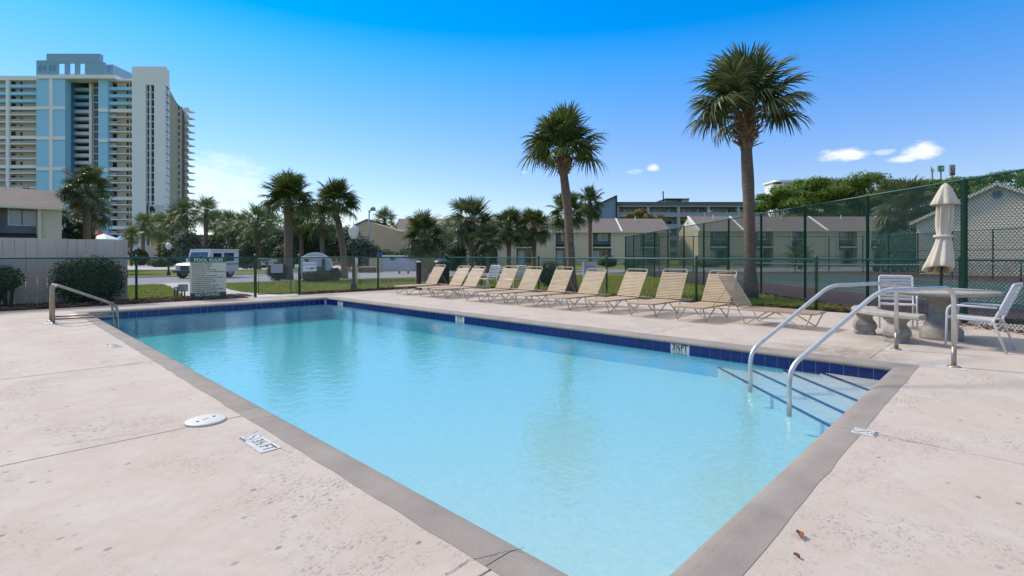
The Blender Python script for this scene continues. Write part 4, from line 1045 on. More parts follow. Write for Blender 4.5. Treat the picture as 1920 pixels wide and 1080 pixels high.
def palm(label, d, r, h, tr, R, nf, seed, group, separate=True, lean=0.0, grey=False, base_flare=1.25, lo=-48, dead=3, boots=26, z0=-.045, mats=None, hk=.42):
    rnd = random.Random(seed); p = V(d, r); t = thing('palm_tree', label, 'palm tree', (p.x, p.y, z0), 0, group)
    rg = V(0, 1); N = 16
    def ax(s): return rg*(lean*s*s)+Vector((0, 0, h*s))
    path = []; rs = []
    for i in range(N+1):
        s = i/N; path.append(ax(s)+Vector((rnd.uniform(-.012, .012), rnd.uniform(-.012, .012), 0))*tr*3)
        rr = tr*(base_flare-(base_flare-1)*min(1, s*5)) if s < .2 else tr*(1-.06*s+.10*max(0, 1-abs(s-.74)/.18))
        rs.append(rr*(1+rnd.uniform(-.035, .035)))
    MB().tube(path, rs, 12).build('trunk', M_BARK, t, True)
    top = ax(1.0)
    if boots:
        b = MB()
        for i in range(boots):
            q = i*2.4+rnd.uniform(-.2, .2); s = i/boots; z = -R*.05+s*R*(hk-.02)
            bd = Vector((cos(q), sin(q), 0)); a = top+Vector((0, 0, z))+bd*tr*(.8+.35*s); l = R*rnd.uniform(.13, .22); e = a+bd*l*rnd.uniform(.7, 1.1)+Vector((0, 0, l*rnd.uniform(.1, .8)))
            w = tr*.22; sd = Vector((-bd.y, bd.x, 0))*w
            b.add([a-sd*1.4, a+sd*1.4, e+sd*.6, e-sd*.6, a-sd*1.4+Vector((0, 0, -w*.8)), a+sd*1.4+Vector((0, 0, -w*.8)), e+sd*.6+Vector((0, 0, -w*.4)), e-sd*.6+Vector((0, 0, -w*.4))],
                  [(0, 1, 2, 3), (7, 6, 5, 4), (0, 4, 5, 1), (1, 5, 6, 2), (2, 6, 7, 3), (3, 7, 4, 0)])
        b.tube([top+Vector((0, 0, -R*.08)), top+Vector((0, 0, R*hk*.4)), top+Vector((0, 0, R*(hk+.05)))], [tr*1.0, tr*1.35, tr*.6], 10)
        b.build('leaf_boots', M_BOOT, t)
    hub = top+Vector((0, 0, R*(hk+.08))); cb = None if separate else MB()
    ms = mats or (FRMG if grey else FRM)
    for i in range(nf):
        s = (i+.5)/nf; el = radians(86-(86-lo)*s**.85+rnd.uniform(-9, 9)); az = i*2.39996+rnd.uniform(-.3, .3)
        sc = R/1.12*rnd.uniform(.8, 1.1)*(.92 if s < .15 else 1)
        k = min(4, max(0, int(s*4.2+rnd.uniform(-.8, .8))))
        org = hub+Vector((cos(az), sin(az), 0))*tr*.35+Vector((0, 0, -R*.28*s))
        rot = Euler((rnd.uniform(-.7, .7), -el, az), 'XYZ')
        if separate: link('frond', ms[k], t, org, rot, sc)
        else:
            f = FR_far[min(2, k//2)]; M = Matrix.Translation(org) @ rot.to_matrix().to_4x4() @ Matrix.Scale(sc, 4); cb.add(f.v, f.f, M)
    for i in range(dead):
        az = rnd.uniform(0, 2*pi); link('dead_frond', FRD, t, top+Vector((cos(az), sin(az), 0))*tr*.6+Vector((0, 0, R*.1)), Euler((0, radians(58+rnd.uniform(-12, 15)), az), 'XYZ'), R*.62)
    if cb: cb.build('crown', M_FRONDG if grey else M_FROND, t)
    return t
GP = 'cabbage palms beyond the pool fence'
def zat(py, d): return CAMH+(HZ-py)/FPX*d
# the two tall palms behind the loungers
d = 18.6; palm('slender tall cabbage palm behind the middle loungers', d, (1071-960)/FPX*d, zat(320, d), .158, 1.62, 40, 1, GP, lean=-.28, lo=2, dead=0, boots=70, base_flare=1.7, hk=.47)
d = 16.3; palm('tallest cabbage palm beside the tennis fence, with the thickest crown', d, (1407-960)/FPX*d, zat(268, d), .176, 1.98, 46, 2, GP, lean=-.13, lo=0, dead=0, boots=90, base_flare=1.5, grey=True, hk=.57)
def px_palm(label, px, base_d, topy, R_px, tr, nf, seed, sep=True, lean=0., grey=False, lo=-52, dead=1, boots=18):
    # topy: where the trunk meets the crown in the photograph
    d = base_d; return palm(label, d, (px-960)/FPX*d, zat(topy, d)-.0, tr, R_px/FPX*d, nf, seed, GP, sep, lean, grey, lo=lo, dead=dead, boots=boots)
px_palm('wide cabbage palm behind the gate with one frond drooping to the right', 541, 28.5, 398, 58, .225, 50, 3, lo=-14, boots=34)
px_palm('leaning cabbage palm just right of the oval sign', 646, 30.0, 398, 48, .175, 46, 4, lean=-.5, lo=-18, boots=30)
px_palm('low full cabbage palm in front of the white panel wall by the trash can', 795, 27, 462, 50, .2, 52, 5, grey=True, lo=-50, boots=26)
px_palm('large shaggy cabbage palm left of the townhouses, grouped with a lower one', 884, 42, 436, 54, .2, 46, 6, grey=True, lo=-55)
px_palm('cabbage palm in front of the townhouses, left one of a close pair', 954, 44, 440, 39, .2, 40, 7, lo=-50)
px_palm('cabbage palm in front of the townhouses, right one of a close pair', 1001, 45, 440, 39, .21, 40, 8, lo=-50)
px_palm('cabbage palm whose crown shows behind the slender tall palm', 1064, 42, 415, 44, .24, 40, 9, lo=-40)
px_palm('narrow cabbage palm left of the blue sloped roof end', 1106, 46, 392, 34, .19, 38, 10, lo=-60)
px_palm('broad cabbage palm beyond the far corner of the tennis court', 1697, 46, 422, 66, .24, 46, 12, grey=True, lo=-45)
px_palm('cabbage palm with a thick trunk behind the board fence at the left', 163, 40, 372, 48, .24, 46, 13, grey=True, lo=-45)
px_palm('lower cabbage palm half hidden behind the one at the board fence', 172, 46, 412, 42, .24, 40, 14, grey=True, lo=-35)
px_palm('small cabbage palm growing close behind the shaggy one by the townhouses', 915, 40, 462, 36, .18, 34, 15, grey=True, lo=-50)
for (px, dd, ty, R, tr, sd, lab) in ((268, 70, 434, 22, .38, 31, 'short cabbage palm right of the high-rise base'), (300, 75, 440, 26, .4, 32, 'bushy cabbage palm second in the row below the high-rise'),
        (322, 68, 428, 24, .38, 33, 'cabbage palm third in the row below the high-rise'), (345, 66, 415, 27, .45, 34, 'taller cabbage palm fourth in the row, before the tower corner'),
        (386, 66, 410, 26, .38, 35, 'cabbage palm with a bare trunk against open sky right of the tower'), (430, 62, 432, 25, .4, 36, 'round headed cabbage palm above the white mail truck'),
        (482, 50, 432, 30, .5, 37, 'stout cabbage palm between the mail truck and the silver car'), (721, 66, 425, 23, .22, 38, 'thin cabbage palm against the yellow building'),
        (848, 46, 448, 26, .3, 39, 'cabbage palm in shade left of the shaggy pair'), (246, 66, 452, 17, .25, 40, 'tiny cabbage palm at the end of the board fence'),
        (565, 46, 432, 30, .3, 41, 'cabbage palm behind the wide one by the oval sign'), (405, 70, 428, 22, .35, 45, 'cabbage palm rising behind the right end of the mail truck'), (456, 60, 436, 24, .35, 46, 'low cabbage palm between the round headed palm and the stout one'), (508, 62, 436, 26, .35, 47, 'cabbage palm above the roof of the silver car'),
        (604, 44, 428, 32, .3, 42, 'cabbage palm filling the gap between the two big palms by the sign')):
    px_palm(lab, px, dd, ty, R*1.3, tr*.62, 46, sd, sep=False, dead=0, boots=10, lo=-50)
px_palm('small palm in front of the right hand townhouses', 1500, 50, 496, 32, .2, 26, 44, sep=False, dead=0, boots=6, lo=-20)

# ------------------------------------------------------------------ shrubs and trees
GS = 'shrubs beyond the road'
def px_shrub(label, px, d, ytop, wpx, m, seed, n=2600, s=None, ybot=None, group=GS, name='shrub'):
    r = (px-960)/FPX*d; h = max(.5, zat(ytop, d)); hw = wpx/FPX*d/2; p = V(d, r); rnd = random.Random(seed)
    ell = [(0, 0, h*.5, hw, hw*.8, h*.5)]
    for i in range(4): ell.append((rnd.uniform(-.6, .6)*hw, rnd.uniform(-.4, .4)*hw, h*rnd.uniform(.35, .72), hw*rnd.uniform(.4, .6), hw*.5, h*rnd.uniform(.24, .34)))
    return bush(name, label, 'shrub', (p.x, p.y, -.045), ell, int(n*1.4), s or max(.05, d*.0028), m, seed, group, k=.66)
sh = [('round green bush outside the fence right of the white chairs', 1028, 22.5, 486, 52, M_HEDGE, 2600), ('dark hedge at the foot of the oval sign', 596, 26.6, 504, 62, M_SHRUBR, 3000),
      ('reddish shrub left of the oval sign by the gate', 520, 27.5, 492, 36, M_SHRUBR, 1800), ('dark hedge end at the right of the oval sign', 628, 26.8, 500, 22, M_SHRUBR, 1400),
      ('large dark shrub behind the wide palm by the sign', 580, 48, 400, 92, M_SHRUB, 4200), ('dark tall shrub behind the leaning palm', 655, 50, 420, 60, M_SHRUB, 3200),
      ('grey green shrub between the leaning palm and the light pole', 678, 46, 440, 62, M_SHRUBG, 3000), ('grey green shrub behind the mail truck', 352, 58, 425, 52, M_SHRUBG, 2800),
      ('dark shrub left of the mail truck under the palm row', 322, 62, 448, 50, M_SHRUB, 2400), ('yellow green shrub behind the stout palm', 470, 58, 428, 50, M_SHRUBL, 2400),
      ('broad dark shrub right of the mail truck', 462, 48, 452, 46, M_SHRUB, 2400), ('feathery grey shrub above the silver car', 505, 56, 440, 60, M_SHRUB, 3000),
      ('low green shrub at the yellow building corner', 722, 56, 466, 44, M_SHRUBL, 1700), ('dark shrub in the palm group left of the townhouses', 850, 44, 450, 66, M_SHRUB, 3600),
      ('dark shrub at the foot of the low full palm', 800, 34, 478, 34, M_SHRUB, 1600), ('low shrub by the townhouse with the dark window', 1140, 60, 478, 36, M_SHRUB, 1700),
      ('low olive shrub at the end of the left townhouse row', 1185, 58, 487, 40, M_SHRUBL, 1500), ('small dark shrub at the left end of the palm row', 262, 66, 466, 30, M_SHRUB, 1300),
      ('low hedge clump along the lot below the garden wall', 300, 60, 484, 40, M_SHRUB, 1300), ('drooping grey green shrub under the broad palm by the court', 1700, 44, 428, 110, M_SHRUBG, 6500),
      ('low dark shrub along the right townhouses', 1420, 62, 482, 50, M_SHRUB, 1600), ('low dark shrub before the right townhouse gable', 1330, 60, 486, 60, M_SHRUB, 1600),
      ('dark shrub mass beside the silver car', 545, 52, 452, 60, M_SHRUB, 3000),
      ('tall dark shrub behind the round headed palm', 412, 66, 436, 54, M_SHRUB, 2600), ('green shrub left of the stout palm', 446, 60, 432, 50, M_HEDGE, 2600), ('tall green shrub right of the stout palm', 514, 58, 424, 60, M_HEDGE, 2800),
      ('dark green tree like shrub filling the gap between the big palms', 612, 52, 408, 66, M_SHRUB, 3600), ('low green shrub in front of the light pole base', 700, 50, 458, 40, M_HEDGE, 1800),
      ('dark green shrub left of the low full palm', 764, 50, 466, 34, M_SHRUB, 1700), ('tall green shrub behind the shaggy palm', 905, 54, 448, 56, M_SHRUB, 2800), ('clipped shrub below the yellow building wall', 742, 58, 470, 36, M_HEDGE, 1500)]
for i, (lab, px, d, yt, w_, m, n) in enumerate(sh): px_shrub(lab, px, d, yt, w_, m, 200+i, n)

def broad_tree(label, d, r, h, R, seed, m, n=9000, s=.2, trunk=.25, group=None, umbrella=True, npads=14, name='tree', low=.5):
    rnd = random.Random(seed); p = V(d, r); t = thing(name, label, 'tree', (p.x, p.y, -.05), 0, group); ell = []; limbs = MB()
    fork = Vector((rnd.uniform(-.3, .3), rnd.uniform(-.3, .3), h*.42))
    limbs.tube([(0, 0, 0), fork*.5+Vector((rnd.uniform(-.2, .2), 0, 0)), fork], [trunk*1.3, trunk, trunk*.85], 8)
    for i in range(npads):
        q = i*2.4+rnd.uniform(-.4, .4); u = sqrt((i+.5)/npads); rr = R*u*.86
        zz = h*(1-.13*u*u*1.6)-rnd.uniform(.04, .16)*h-(h*rnd.uniform(0, .32) if (not umbrella or rnd.random() < .45) else 0)
        pr = R*rnd.uniform(.24, .38); e = (rr*cos(q), rr*sin(q), max(h*low, zz), pr, pr, pr*(.5 if umbrella else .8)); ell.append(e)
        mid = fork.lerp(Vector(e[:3]), .5)+Vector((0, 0, -.05*h))
        limbs.tube([fork, mid, Vector(e[:3])], [trunk*.55, trunk*.35, trunk*.12], 5)
    limbs.build('trunk', M_TRUNK, t, True)
    b = MB(); leaf_cloud(b, ell, n, s, rnd, flat=.6, shell=.35); b.build('crown', m, t)
    return t
GT = 'pine trees behind the right hand townhouses'
for (lab, px, d, yt, R, sd, n) in (('bright green pine at the left end of the grove', 1462, 92, 345, 5.2, 51, 9000), ('tall spreading pine second in the grove', 1512, 96, 322, 6.6, 52, 12000),
        ('broad flat topped pine in the middle of the grove', 1612, 100, 319, 8.6, 53, 15000), ('dark pine right of the middle of the grove', 1690, 104, 322, 8.2, 54, 13000),
        ('pine whose top rises in front of the hotel signs', 1758, 90, 320, 6.0, 55, 10000), ('pine crown behind the cream gable house', 1880, 84, 304, 8.0, 56, 14000), ('pine at the right edge beyond the cream house', 1965, 88, 312, 8, 57, 9000),
        ('lower pine filling the gap behind the closed umbrella', 1800, 96, 350, 6.5, 58, 8000), ('lower dark pine under the flat topped one', 1560, 104, 352, 8, 59, 8000)):
    broad_tree(lab, d, (px-960)/FPX*d, zat(yt, d), R, sd, M_PINE, n, .27, .28, GT, name='pine_tree', npads=20, low=.42)
broad_tree('yellowing tree showing above the left townhouse roofs', 110, (1208-960)/FPX*110, zat(374, 110), 4.2, 61, M_AUTUMN, 5000, .24, .2, None, False, 12)
broad_tree('small yellowing tree below the blue sloped roof end', 108, (1140-960)/FPX*108, zat(399, 108), 2.6, 62, M_AUTUMN, 2200, .24, .15, None, False, 8)
broad_tree('dark tree behind the roof of the house at the left', 50, (30-960)/FPX*50, zat(333, 50)+1.0, 3.6, 63, M_SHRUB, 9000, .13, .2, None, False, 14)
broad_tree('low end of the dark trees behind the left house roof', 50, (85-960)/FPX*50, zat(350, 50)+.8, 2.2, 64, M_SHRUB, 4000, .13, .15, None, False, 10)
broad_tree('dark glossy tree between the left house and the thick palm', 42, (128-960)/FPX*42, zat(386, 42), 1.6, 65, M_SHRUB, 6500, .10, .15, None, False, 14, low=.2)

# far treeline behind everything
def treeline():
    rnd = random.Random(9); b = MB()
    for i in range(150):
        a = -1.1+2.2*i/149; d = rnd.uniform(230, 300); r = math.tan(a*.75)*d; p = V(d, r); h = rnd.uniform(5, 9)
        leaf_cloud(b, [(p.x, p.y, h*.5, rnd.uniform(5, 9), rnd.uniform(5, 9), h*.55)], 120, .9, rnd)
    o = b.build('far_trees', M_SHRUB); o['kind'] = 'stuff'; o['label'] = 'far off belt of dark trees along the horizon'
treeline()

# ------------------------------------------------------------------ townhouses
def window(parent, x0, x1, z0, z1, y, glass, fw=.07, mull=1):
    b = MB(); b.box(x0, x1, y-.05, y+.01, z1-fw, z1); b.box(x0, x1, y-.05, y+.01, z0, z0+fw); b.box(x0, x0+fw, y-.05, y+.01, z0+fw, z1-fw); b.box(x1-fw, x1, y-.05, y+.01, z0+fw, z1-fw)
    f = b.build('window', M_WHITE, parent)
    MB().box(x0+fw, x1-fw, y-.012, y+.004, z0+fw, z1-fw).build('pane', glass, f)
    for k in range(mull):
        xm = x0+(x1-x0)*(k+1)/(mull+1); MB().box(xm-.025, xm+.025, y-.03, y-.013, z0+fw, z1-fw).build('mullion', M_DKMETAL, f)
    return f
def townhouse(label, d, r0, bays, W, group, seed, glassU=None, gable=False, depth=7.8, ez=4.72, rz=6.62, at=None):
    # local x to the right, y away; bays = list of (x0, x1)
    rnd = random.Random(seed); p = V(d, r0); t = thing('townhouse', label, 'townhouse', (p.x, p.y, -.05), VROT, group)
    if at: t.location = (at[0], at[1], -.05); t.rotation_euler = (0, 0, at[2])
    edges = [0]+[e for bb in bays for e in bb]+[W]
    for i in range(0, len(edges), 2): MB().box(edges[i]+.002, edges[i+1]-.002, 0, .25, 0, ez).build('front_wall', M_BEIGED, t)
    MB().box(0, .2, .251, depth, 0, ez).build('end_wall', M_BEIGE, t); MB().box(W-.2, W, .251, depth, 0, ez).build('end_wall', M_BEIGE, t)
    MB().box(.2, W-.2, depth-.2, depth, 0, ez).build('rear_wall', M_BEIGED, t)
    if gable:
        MB().add([(-.01, .0, ez), (-.01, depth, ez), (-.01, depth/2, rz-.12), (.2, 0, ez), (.2, depth, ez), (.2, depth/2, rz-.12)], [(0, 2, 1), (3, 4, 5), (0, 1, 4, 3), (1, 2, 5, 4), (2, 0, 3, 5)]).build('gable', M_POST, t)
        MB().lathe([(.16, 0), (.16, .03)], 14, Matrix.Translation((-.02, depth/2, rz-.75)) @ Matrix.Rotation(-pi/2, 4, 'Y')).build('gable_vent', M_DKROOF, t)
    oh = .42; yr = depth/2; th = .12; sl_ = (rz-ez)/yr
    for sgn, nm in ((1, 'roof'), (-1, 'roof')):
        ya = -oh if sgn > 0 else depth+oh; za = ez-sl_*oh+.04
        MB().add([(-.05, ya, za), (W+.05, ya, za), (W+.05, yr, rz+.04), (-.05, yr, rz+.04), (-.05, ya, za+th), (W+.05, ya, za+th), (W+.05, yr, rz+th+.04), (-.05, yr, rz+th+.04)],
                 [(3, 2, 1, 0), (4, 5, 6, 7), (0, 1, 5, 4), (1, 2, 6, 5), (2, 3, 7, 6), (3, 0, 4, 7)] if sgn > 0 else [(0, 1, 2, 3), (7, 6, 5, 4), (4, 5, 1, 0), (5, 6, 2, 1), (6, 7, 3, 2), (7, 4, 0, 3)]).build(nm, M_ROOF, t)
    za = ez-sl_*oh+.04
    MB().add([(-.1, -oh-.03, za-.06), (.12, -oh-.03, za-.06), (.12, yr, rz), (-.1, yr, rz), (-.1, -oh-.03, za+th+.08), (.12, -oh-.03, za+th+.08), (.12, yr, rz+th+.12), (-.1, yr, rz+th+.12)],
             [(3, 2, 1, 0), (4, 5, 6, 7), (0, 1, 5, 4), (1, 2, 6, 5), (2, 3, 7, 6), (3, 0, 4, 7)]).build('rake_board', M_WHITE, t)
    MB().box(.13, W, -oh-.025, -oh-.002, za-.03, za+.12).build('fascia', M_POST, t)
    MB().box(.13, W, -oh, 0, za-.05, za-.035).build('soffit', M_POST, t)
    vx = rnd.uniform(.3, .7)*W; MB().tube([(vx, yr-.8, rz-.4), (vx, yr-.8, rz+.35)], .07, 8).build('vent_pipe', M_WHITE, t)
    for (x0, x1) in bays:
        g = .9
        MB().box(x0, x1, g, g+.1, 2.45, ez).build('bay_wall', M_GREYSID, t)
        MB().box(x0, x1, g+.25, g+.35, 0, 2.45).build('lower_wall', mat('pale_grey_wall', (.33, .34, .33), .9), t)
        for xs in (x0-.16, x1-.02): MB().box(xs, xs+.18, -.16, -.003, 0, ez).build('post', M_POST, t)
        MB().box(x0-.0, x0+.05, .25, g, 0, ez).build('bay_side', M_BEIGED, t); MB().box(x1-.05, x1, .25, g, 0, ez).build('bay_side', M_BEIGED, t)
        MB().add([(x0+.06, g, 2.9), (x1-.06, g, 2.9), (x1-.06, -.35, 2.52), (x0+.06, -.35, 2.52), (x0+.06, g, 2.78), (x1-.06, g, 2.78), (x1-.06, -.35, 2.44), (x0+.06, -.35, 2.44)], [(0, 3, 2, 1), (4, 5, 6, 7), (2, 3, 7, 6), (0, 1, 5, 4), (1, 2, 6, 5), (3, 0, 4, 7)]).build('awning_roof', M_DKROOF, t)
        MB().box(x0+.05, x1-.05, -.39, -.352, 2.36, 2.54).build('awning_fascia', M_POST, t)
        w = x1-x0; xc = x0+w*.62
        window(t, xc-.72, xc+.72, 3.42, ez-.06, g, glassU or rnd.choice((M_GLASSD, M_GLASSD, M_GLASSB)))
        window(t, x0+w*.5, x1-.12, .15, 2.15, g+.25, M_GLASSD)
        dx = x0+w*.1; f = MB().box(dx, dx+.9, g+.19, g+.248, .06, 2.1).build('door', M_WHITE, t); MB().lathe([(.03, 0), (.03, .05)], 8, Matrix.Translation((dx+.8, g+.17, 1.0)) @ Matrix.Rotation(pi/2, 4, 'X')).build('door_knob', M_STEEL, f)
        MB().box(x0+.4, x1-.1, -.2, -.14, .04, .95).build('patio_rail', M_RAIL, t) if rnd.random() < .0 else None
    return t
GH = 'two storey townhouses across the road'
two = [(1.42, 4.05), (6.62, 9.25)]; Wm = 10.66
f72 = 72/FPX
townhouse('townhouse mostly hidden behind the palms at the left end of its row', 72, (736-960)*f72, two, Wm, GH, 1)
townhouse('townhouse behind the close pair of cabbage palms', 72.05, (879-960)*f72, two, Wm, GH, 2)
townhouse('townhouse behind the narrow cabbage palm and the slender tall palm', 72, (1022-960)*f72, two, Wm, GH, 3)
townhouse('single bay townhouse at the right end of the left row', 72.05, (1165-960)*f72, [(2.6, 5.2)], 6.8, GH, 4)
f68 = 68/FPX
townhouse('single bay townhouse whose cream gable end faces left', 68, (1309-960)*f68, [(1.5, 4.1)], 5.85, GH, 5, gable=True)
townhouse('townhouse with two bays beside the tallest palm trunk', 68.05, (1391.5-960)*f68, [(1.7, 4.1), (6.45, 8.5)], 11.0, GH, 6, M_GLASSB)
townhouse('townhouse with two bays behind the tennis fence left of the broad palm', 68, (1548-960)*f68, [(1.6, 4.1), (5.9, 8.2)], 9.3, GH, 7, M_GLASSB)
townhouse('townhouse partly hidden behind the broad palm by the tennis court', 68.05, (1681-960)*f68, [(1.6, 4.1), (5.9, 8.2)], 9.3, GH, 8)
f37 = 37/FPX
q = V(36.9, -32.25); townhouse('grey and tan house with a curtained window above the board fence', 37, 0, [(5.9, 7.95)], 9.2, None, 9, M_GLASSB, rz=6.15, at=(q.x-9.2, q.y, 0))

# cream gable house at the right
Wd, ez, az_ = 8.4, 3.75, 6.0
p = None; t = thing('gable_house', 'cream sided house gable with a round vent behind the tennis court', 'house', (46.7, .8+Wd/2, -.05), -pi/2)
def gz(x): return ez+(az_-ez)*(1-abs(x-Wd/2)/(Wd/2))
lap = MB(); z = 0.0
while z < az_-.02:
    z1 = min(z+.17, az_)
    hw_ = Wd/2 if z < ez else max(.02, Wd/2*(1-(z-ez)/(az_-ez)))
    hw1 = Wd/2 if z1 < ez else max(.01, Wd/2*(1-(z1-ez)/(az_-ez)))
    c = Wd/2
    lap.add([(c-hw_, -.03, z), (c+hw_, -.03, z), (c+hw1, -.008, z1), (c-hw1, -.008, z1), (c-hw_, .01, z), (c+hw_, .01, z)], [(0, 1, 2, 3), (4, 5, 1, 0)]); z += .17
o = lap.build('siding', M_HOUSE, t); o['kind'] = 'stuff'
MB().box(0, Wd, .02, 9, 0, ez).build('wall', M_HOUSE, t)
MB().add([(0, .02, ez), (Wd, .02, ez), (Wd/2, .02, az_), (0, 9, ez), (Wd, 9, ez), (Wd/2, 9, az_)], [(0, 1, 2), (5, 4, 3), (0, 2, 5, 3), (1, 4, 5, 2)]).build('gable', M_HOUSE, t)
for s in (-1, 1):
    xe = Wd/2+s*(Wd/2+.35); ze = ez-(az_-ez)/(Wd/2)*.35
    v = [(xe, -.28, ze), (Wd/2, -.28, az_), (Wd/2, 9.2, az_), (xe, 9.2, ze)]; v2 = [(a, b_, c+.14) for a, b_, c in v]
    MB().add(v+v2, [(0, 1, 2, 3), (7, 6, 5, 4), (0, 4, 5, 1), (1, 5, 6, 2), (2, 6, 7, 3), (3, 7, 4, 0)]).build('roof', M_ROOF, t)
    MB().add([(xe, -.31, ze-.06), (Wd/2, -.31, az_-.06), (Wd/2, -.282, az_-.06), (xe, -.282, ze-.06), (xe, -.31, ze+.16), (Wd/2, -.31, az_+.16), (Wd/2, -.282, az_+.16), (xe, -.282, ze+.16)], [(0, 1, 5, 4), (1, 2, 6, 5), (2, 3, 7, 6), (3, 0, 4, 7), (4, 5, 6, 7), (3, 2, 1, 0)]).build('rake_board', M_POST, t)
b = MB(); b.lathe([(.27, 0), (.27, .06), (.21, .06), (.21, .03)], 20, Matrix.Translation((Wd/2, -.02, 5.38)) @ Matrix.Rotation(pi/2, 4, 'X')); v = b.build('round_vent', M_GREY, t)
for k in range(5): MB().box(Wd/2-.19+abs(k-2)*.03, Wd/2+.19-abs(k-2)*.03, -.07, -.055, 5.24+k*.06, 5.27+k*.06).build('louvre', M_GREYSID, v)

# other low buildings
def simple_building(name, label, cat, d, r0, W, D, h, m, roof=None, ridge=0, windows=()):
    p = V(d, r0); t = thing(name, label, cat, (p.x, p.y, -.05), VROT)
    MB().box(0, W, 0, D, 0, h).build('wall', m, t)
    if roof == 'flat': MB().box(-.2, W+.2, -.2, D+.2, h, h+.3).build('roof', M_ROOF, t)
    if roof == 'shed':
        MB().add([(-.3, -.3, h), (W+.3, -.3, h), (W+.3, D*.5, h+ridge), (-.3, D*.5, h+ridge), (-.3, -.3, h+.15), (W+.3, -.3, h+.15), (W+.3, D*.5, h+ridge+.15), (-.3, D*.5, h+ridge+.15)], [(3, 2, 1, 0), (4, 5, 6, 7), (0, 1, 5, 4), (1, 2, 6, 5), (2, 3, 7, 6), (3, 0, 4, 7)]).build('roof', M_ROOF, t)
    for (x0, x1, z0, z1) in windows: window(t, x0, x1, z0, z1, 0, M_GLASSD)
    return t
simple_building('low_building', 'orange stucco building behind the palms above the mail truck', 'building', 88, (362-960)/FPX*88, 8.5, 8, zat(443, 88), M_ORANGE, 'flat', windows=((1.2, 2.2, 2, 3.4), (4.5, 5.5, 2, 3.4), (6.5, 7.4, 2, 3.4)))
p = V(60, (640-960)/FPX*60); t = thing('yellow_building', 'tan yellow stucco building with a sloping parapet behind the light pole', 'building', (p.x, p.y, -.05), VROT)
W_ = 126*60/FPX
MB().add([(0, 0, 0), (W_, 0, 0), (W_, 0, zat(437, 60)), (W_*.42, 0, zat(415, 60)), (W_*.36, 0, zat(413, 60)), (0, 0, zat(434, 60)), (0, 9, 0), (W_, 9, 0), (W_, 9, zat(437, 60)), (W_*.42, 9, zat(415, 60)), (W_*.36, 9, zat(413, 60)), (0, 9, zat(434, 60))],
         [(0, 1, 2, 3, 4, 5), (11, 10, 9, 8, 7, 6), (1, 7, 8, 2), (2, 8, 9, 3), (3, 9, 10, 4), (4, 10, 11, 5), (5, 11, 6, 0)]).build('wall', M_YELLOW, t)
MB().add([(-.2, -.06, zat(434, 60)-.12), (W_*.38, -.06, zat(413, 60)), (W_*.38, -.06, zat(413, 60)+.22), (-.2, -.06, zat(434, 60)+.1), (-.2, 9, zat(434, 60)-.12), (W_*.38, 9, zat(413, 60)), (W_*.38, 9, zat(413, 60)+.22), (-.2, 9, zat(434, 60)+.1)], [(0, 1, 2, 3), (7, 6, 5, 4), (3, 2, 6, 7), (1, 5, 6, 2), (0, 3, 7, 4)]).build('roof', M_ROOF, t)
simple_building('tan_building', 'tan building in the shade behind the shrubs by the oval sign', 'building', 70, (430-960)/FPX*70, 15, 8, zat(438, 70), M_BEIGED, 'shed', 1.0, windows=((2, 3.2, 1, 2.6), (6, 7.2, 1, 2.6), (10, 11.2, 1, 2.6)))
simple_building('garden_wall', 'plain taupe garden wall below the palm row', 'wall', 80, (256-960)/FPX*80, 6.2, .3, zat(461, 80), M_FWOOD)
simple_building('yellow_kiosk', 'small yellow kiosk half hidden behind the palm row', 'kiosk', 100, (284-960)/FPX*100, 3.4, 3, zat(447, 100), mat('kiosk_yellow', (.55, .47, .1), .8), 'flat')
# white panel wall with a small green plate
d = 44; p = V(d, (712-960)/FPX*d); t = thing('panel_wall', 'white panel enclosure with a small green plate beyond the lawn', 'enclosure', (p.x, p.y, -.05), VROT)
for k in range(2): MB().bbox(k*1.5+.01, k*1.5+1.49, 0, .08, .05, zat(480, d), .01).build('panel', M_OVAL, t)
MB().bbox(-.04, 3.05, -.03, .11, zat(480, d), zat(477.5, d), .01).build('top_rail', M_WHITE, t); MB().bbox(.88, 1.32, -.04, -.005, zat(487, d), zat(481, d), .005).build('plate', M_SIGNG, t); MB().box(0, 3.0, .1, 2.2, .0, 1.0).build('container', M_OVAL, t)
d = 38; p = V(d, (757-960)/FPX*d); t = thing('park_bench', 'low dark backless bench in front of the white panel enclosure', 'bench', (p.x, p.y, -.045), VROT)
MB().bbox(-.5, .5, -.18, .18, .2, .27, .01).build('seat', M_GREY, t)
for x in (-.36, .3): MB().bbox(x, x+.08, -.14, .14, 0, .2, .005).build('leg', M_DKMETAL, t)
d = 40; p = V(d, (690-960)/FPX*d); t = thing('brick_planter', 'low red brick planter by the light pole', 'planter', (p.x, p.y, -.05), VROT)
MB().bbox(-.7, .5, 0, .5, 0, .42, .02).build('wall', M_BRICK, t); MB().bbox(-.75, .55, -.05, .55, .42, .48, .01).build('cap', M_PATH, t)
d = 41; p = V(d, (695-960)/FPX*d); t = thing('utility_box', 'pale yellow utility box beside the white panel enclosure', 'cabinet', (p.x, p.y, -.05), VROT); MB().bbox(-.35, .6, .8, 1.4, 0, 1.15, .02).build('case', M_YELLOW, t); MB().bbox(-.38, .63, .77, 1.43, 1.15, 1.2, .01).build('lid', M_YELLOW, t)
p = V(19.9, (711-960)/FPX*19.9); t = thing('parking_sign', 'small blue sign on a thin post just beyond the far fence', 'sign', (p.x+.15, p.y+.2, 0), VROT)
MB().tube([(0, .01, -.05), (0, .01, 1.42)], .014, 6).build('post', M_STEEL, t); MB().bbox(-.09, .09, -.006, .0, 1.22, 1.42, .003).build('plate', M_BLUES, t)
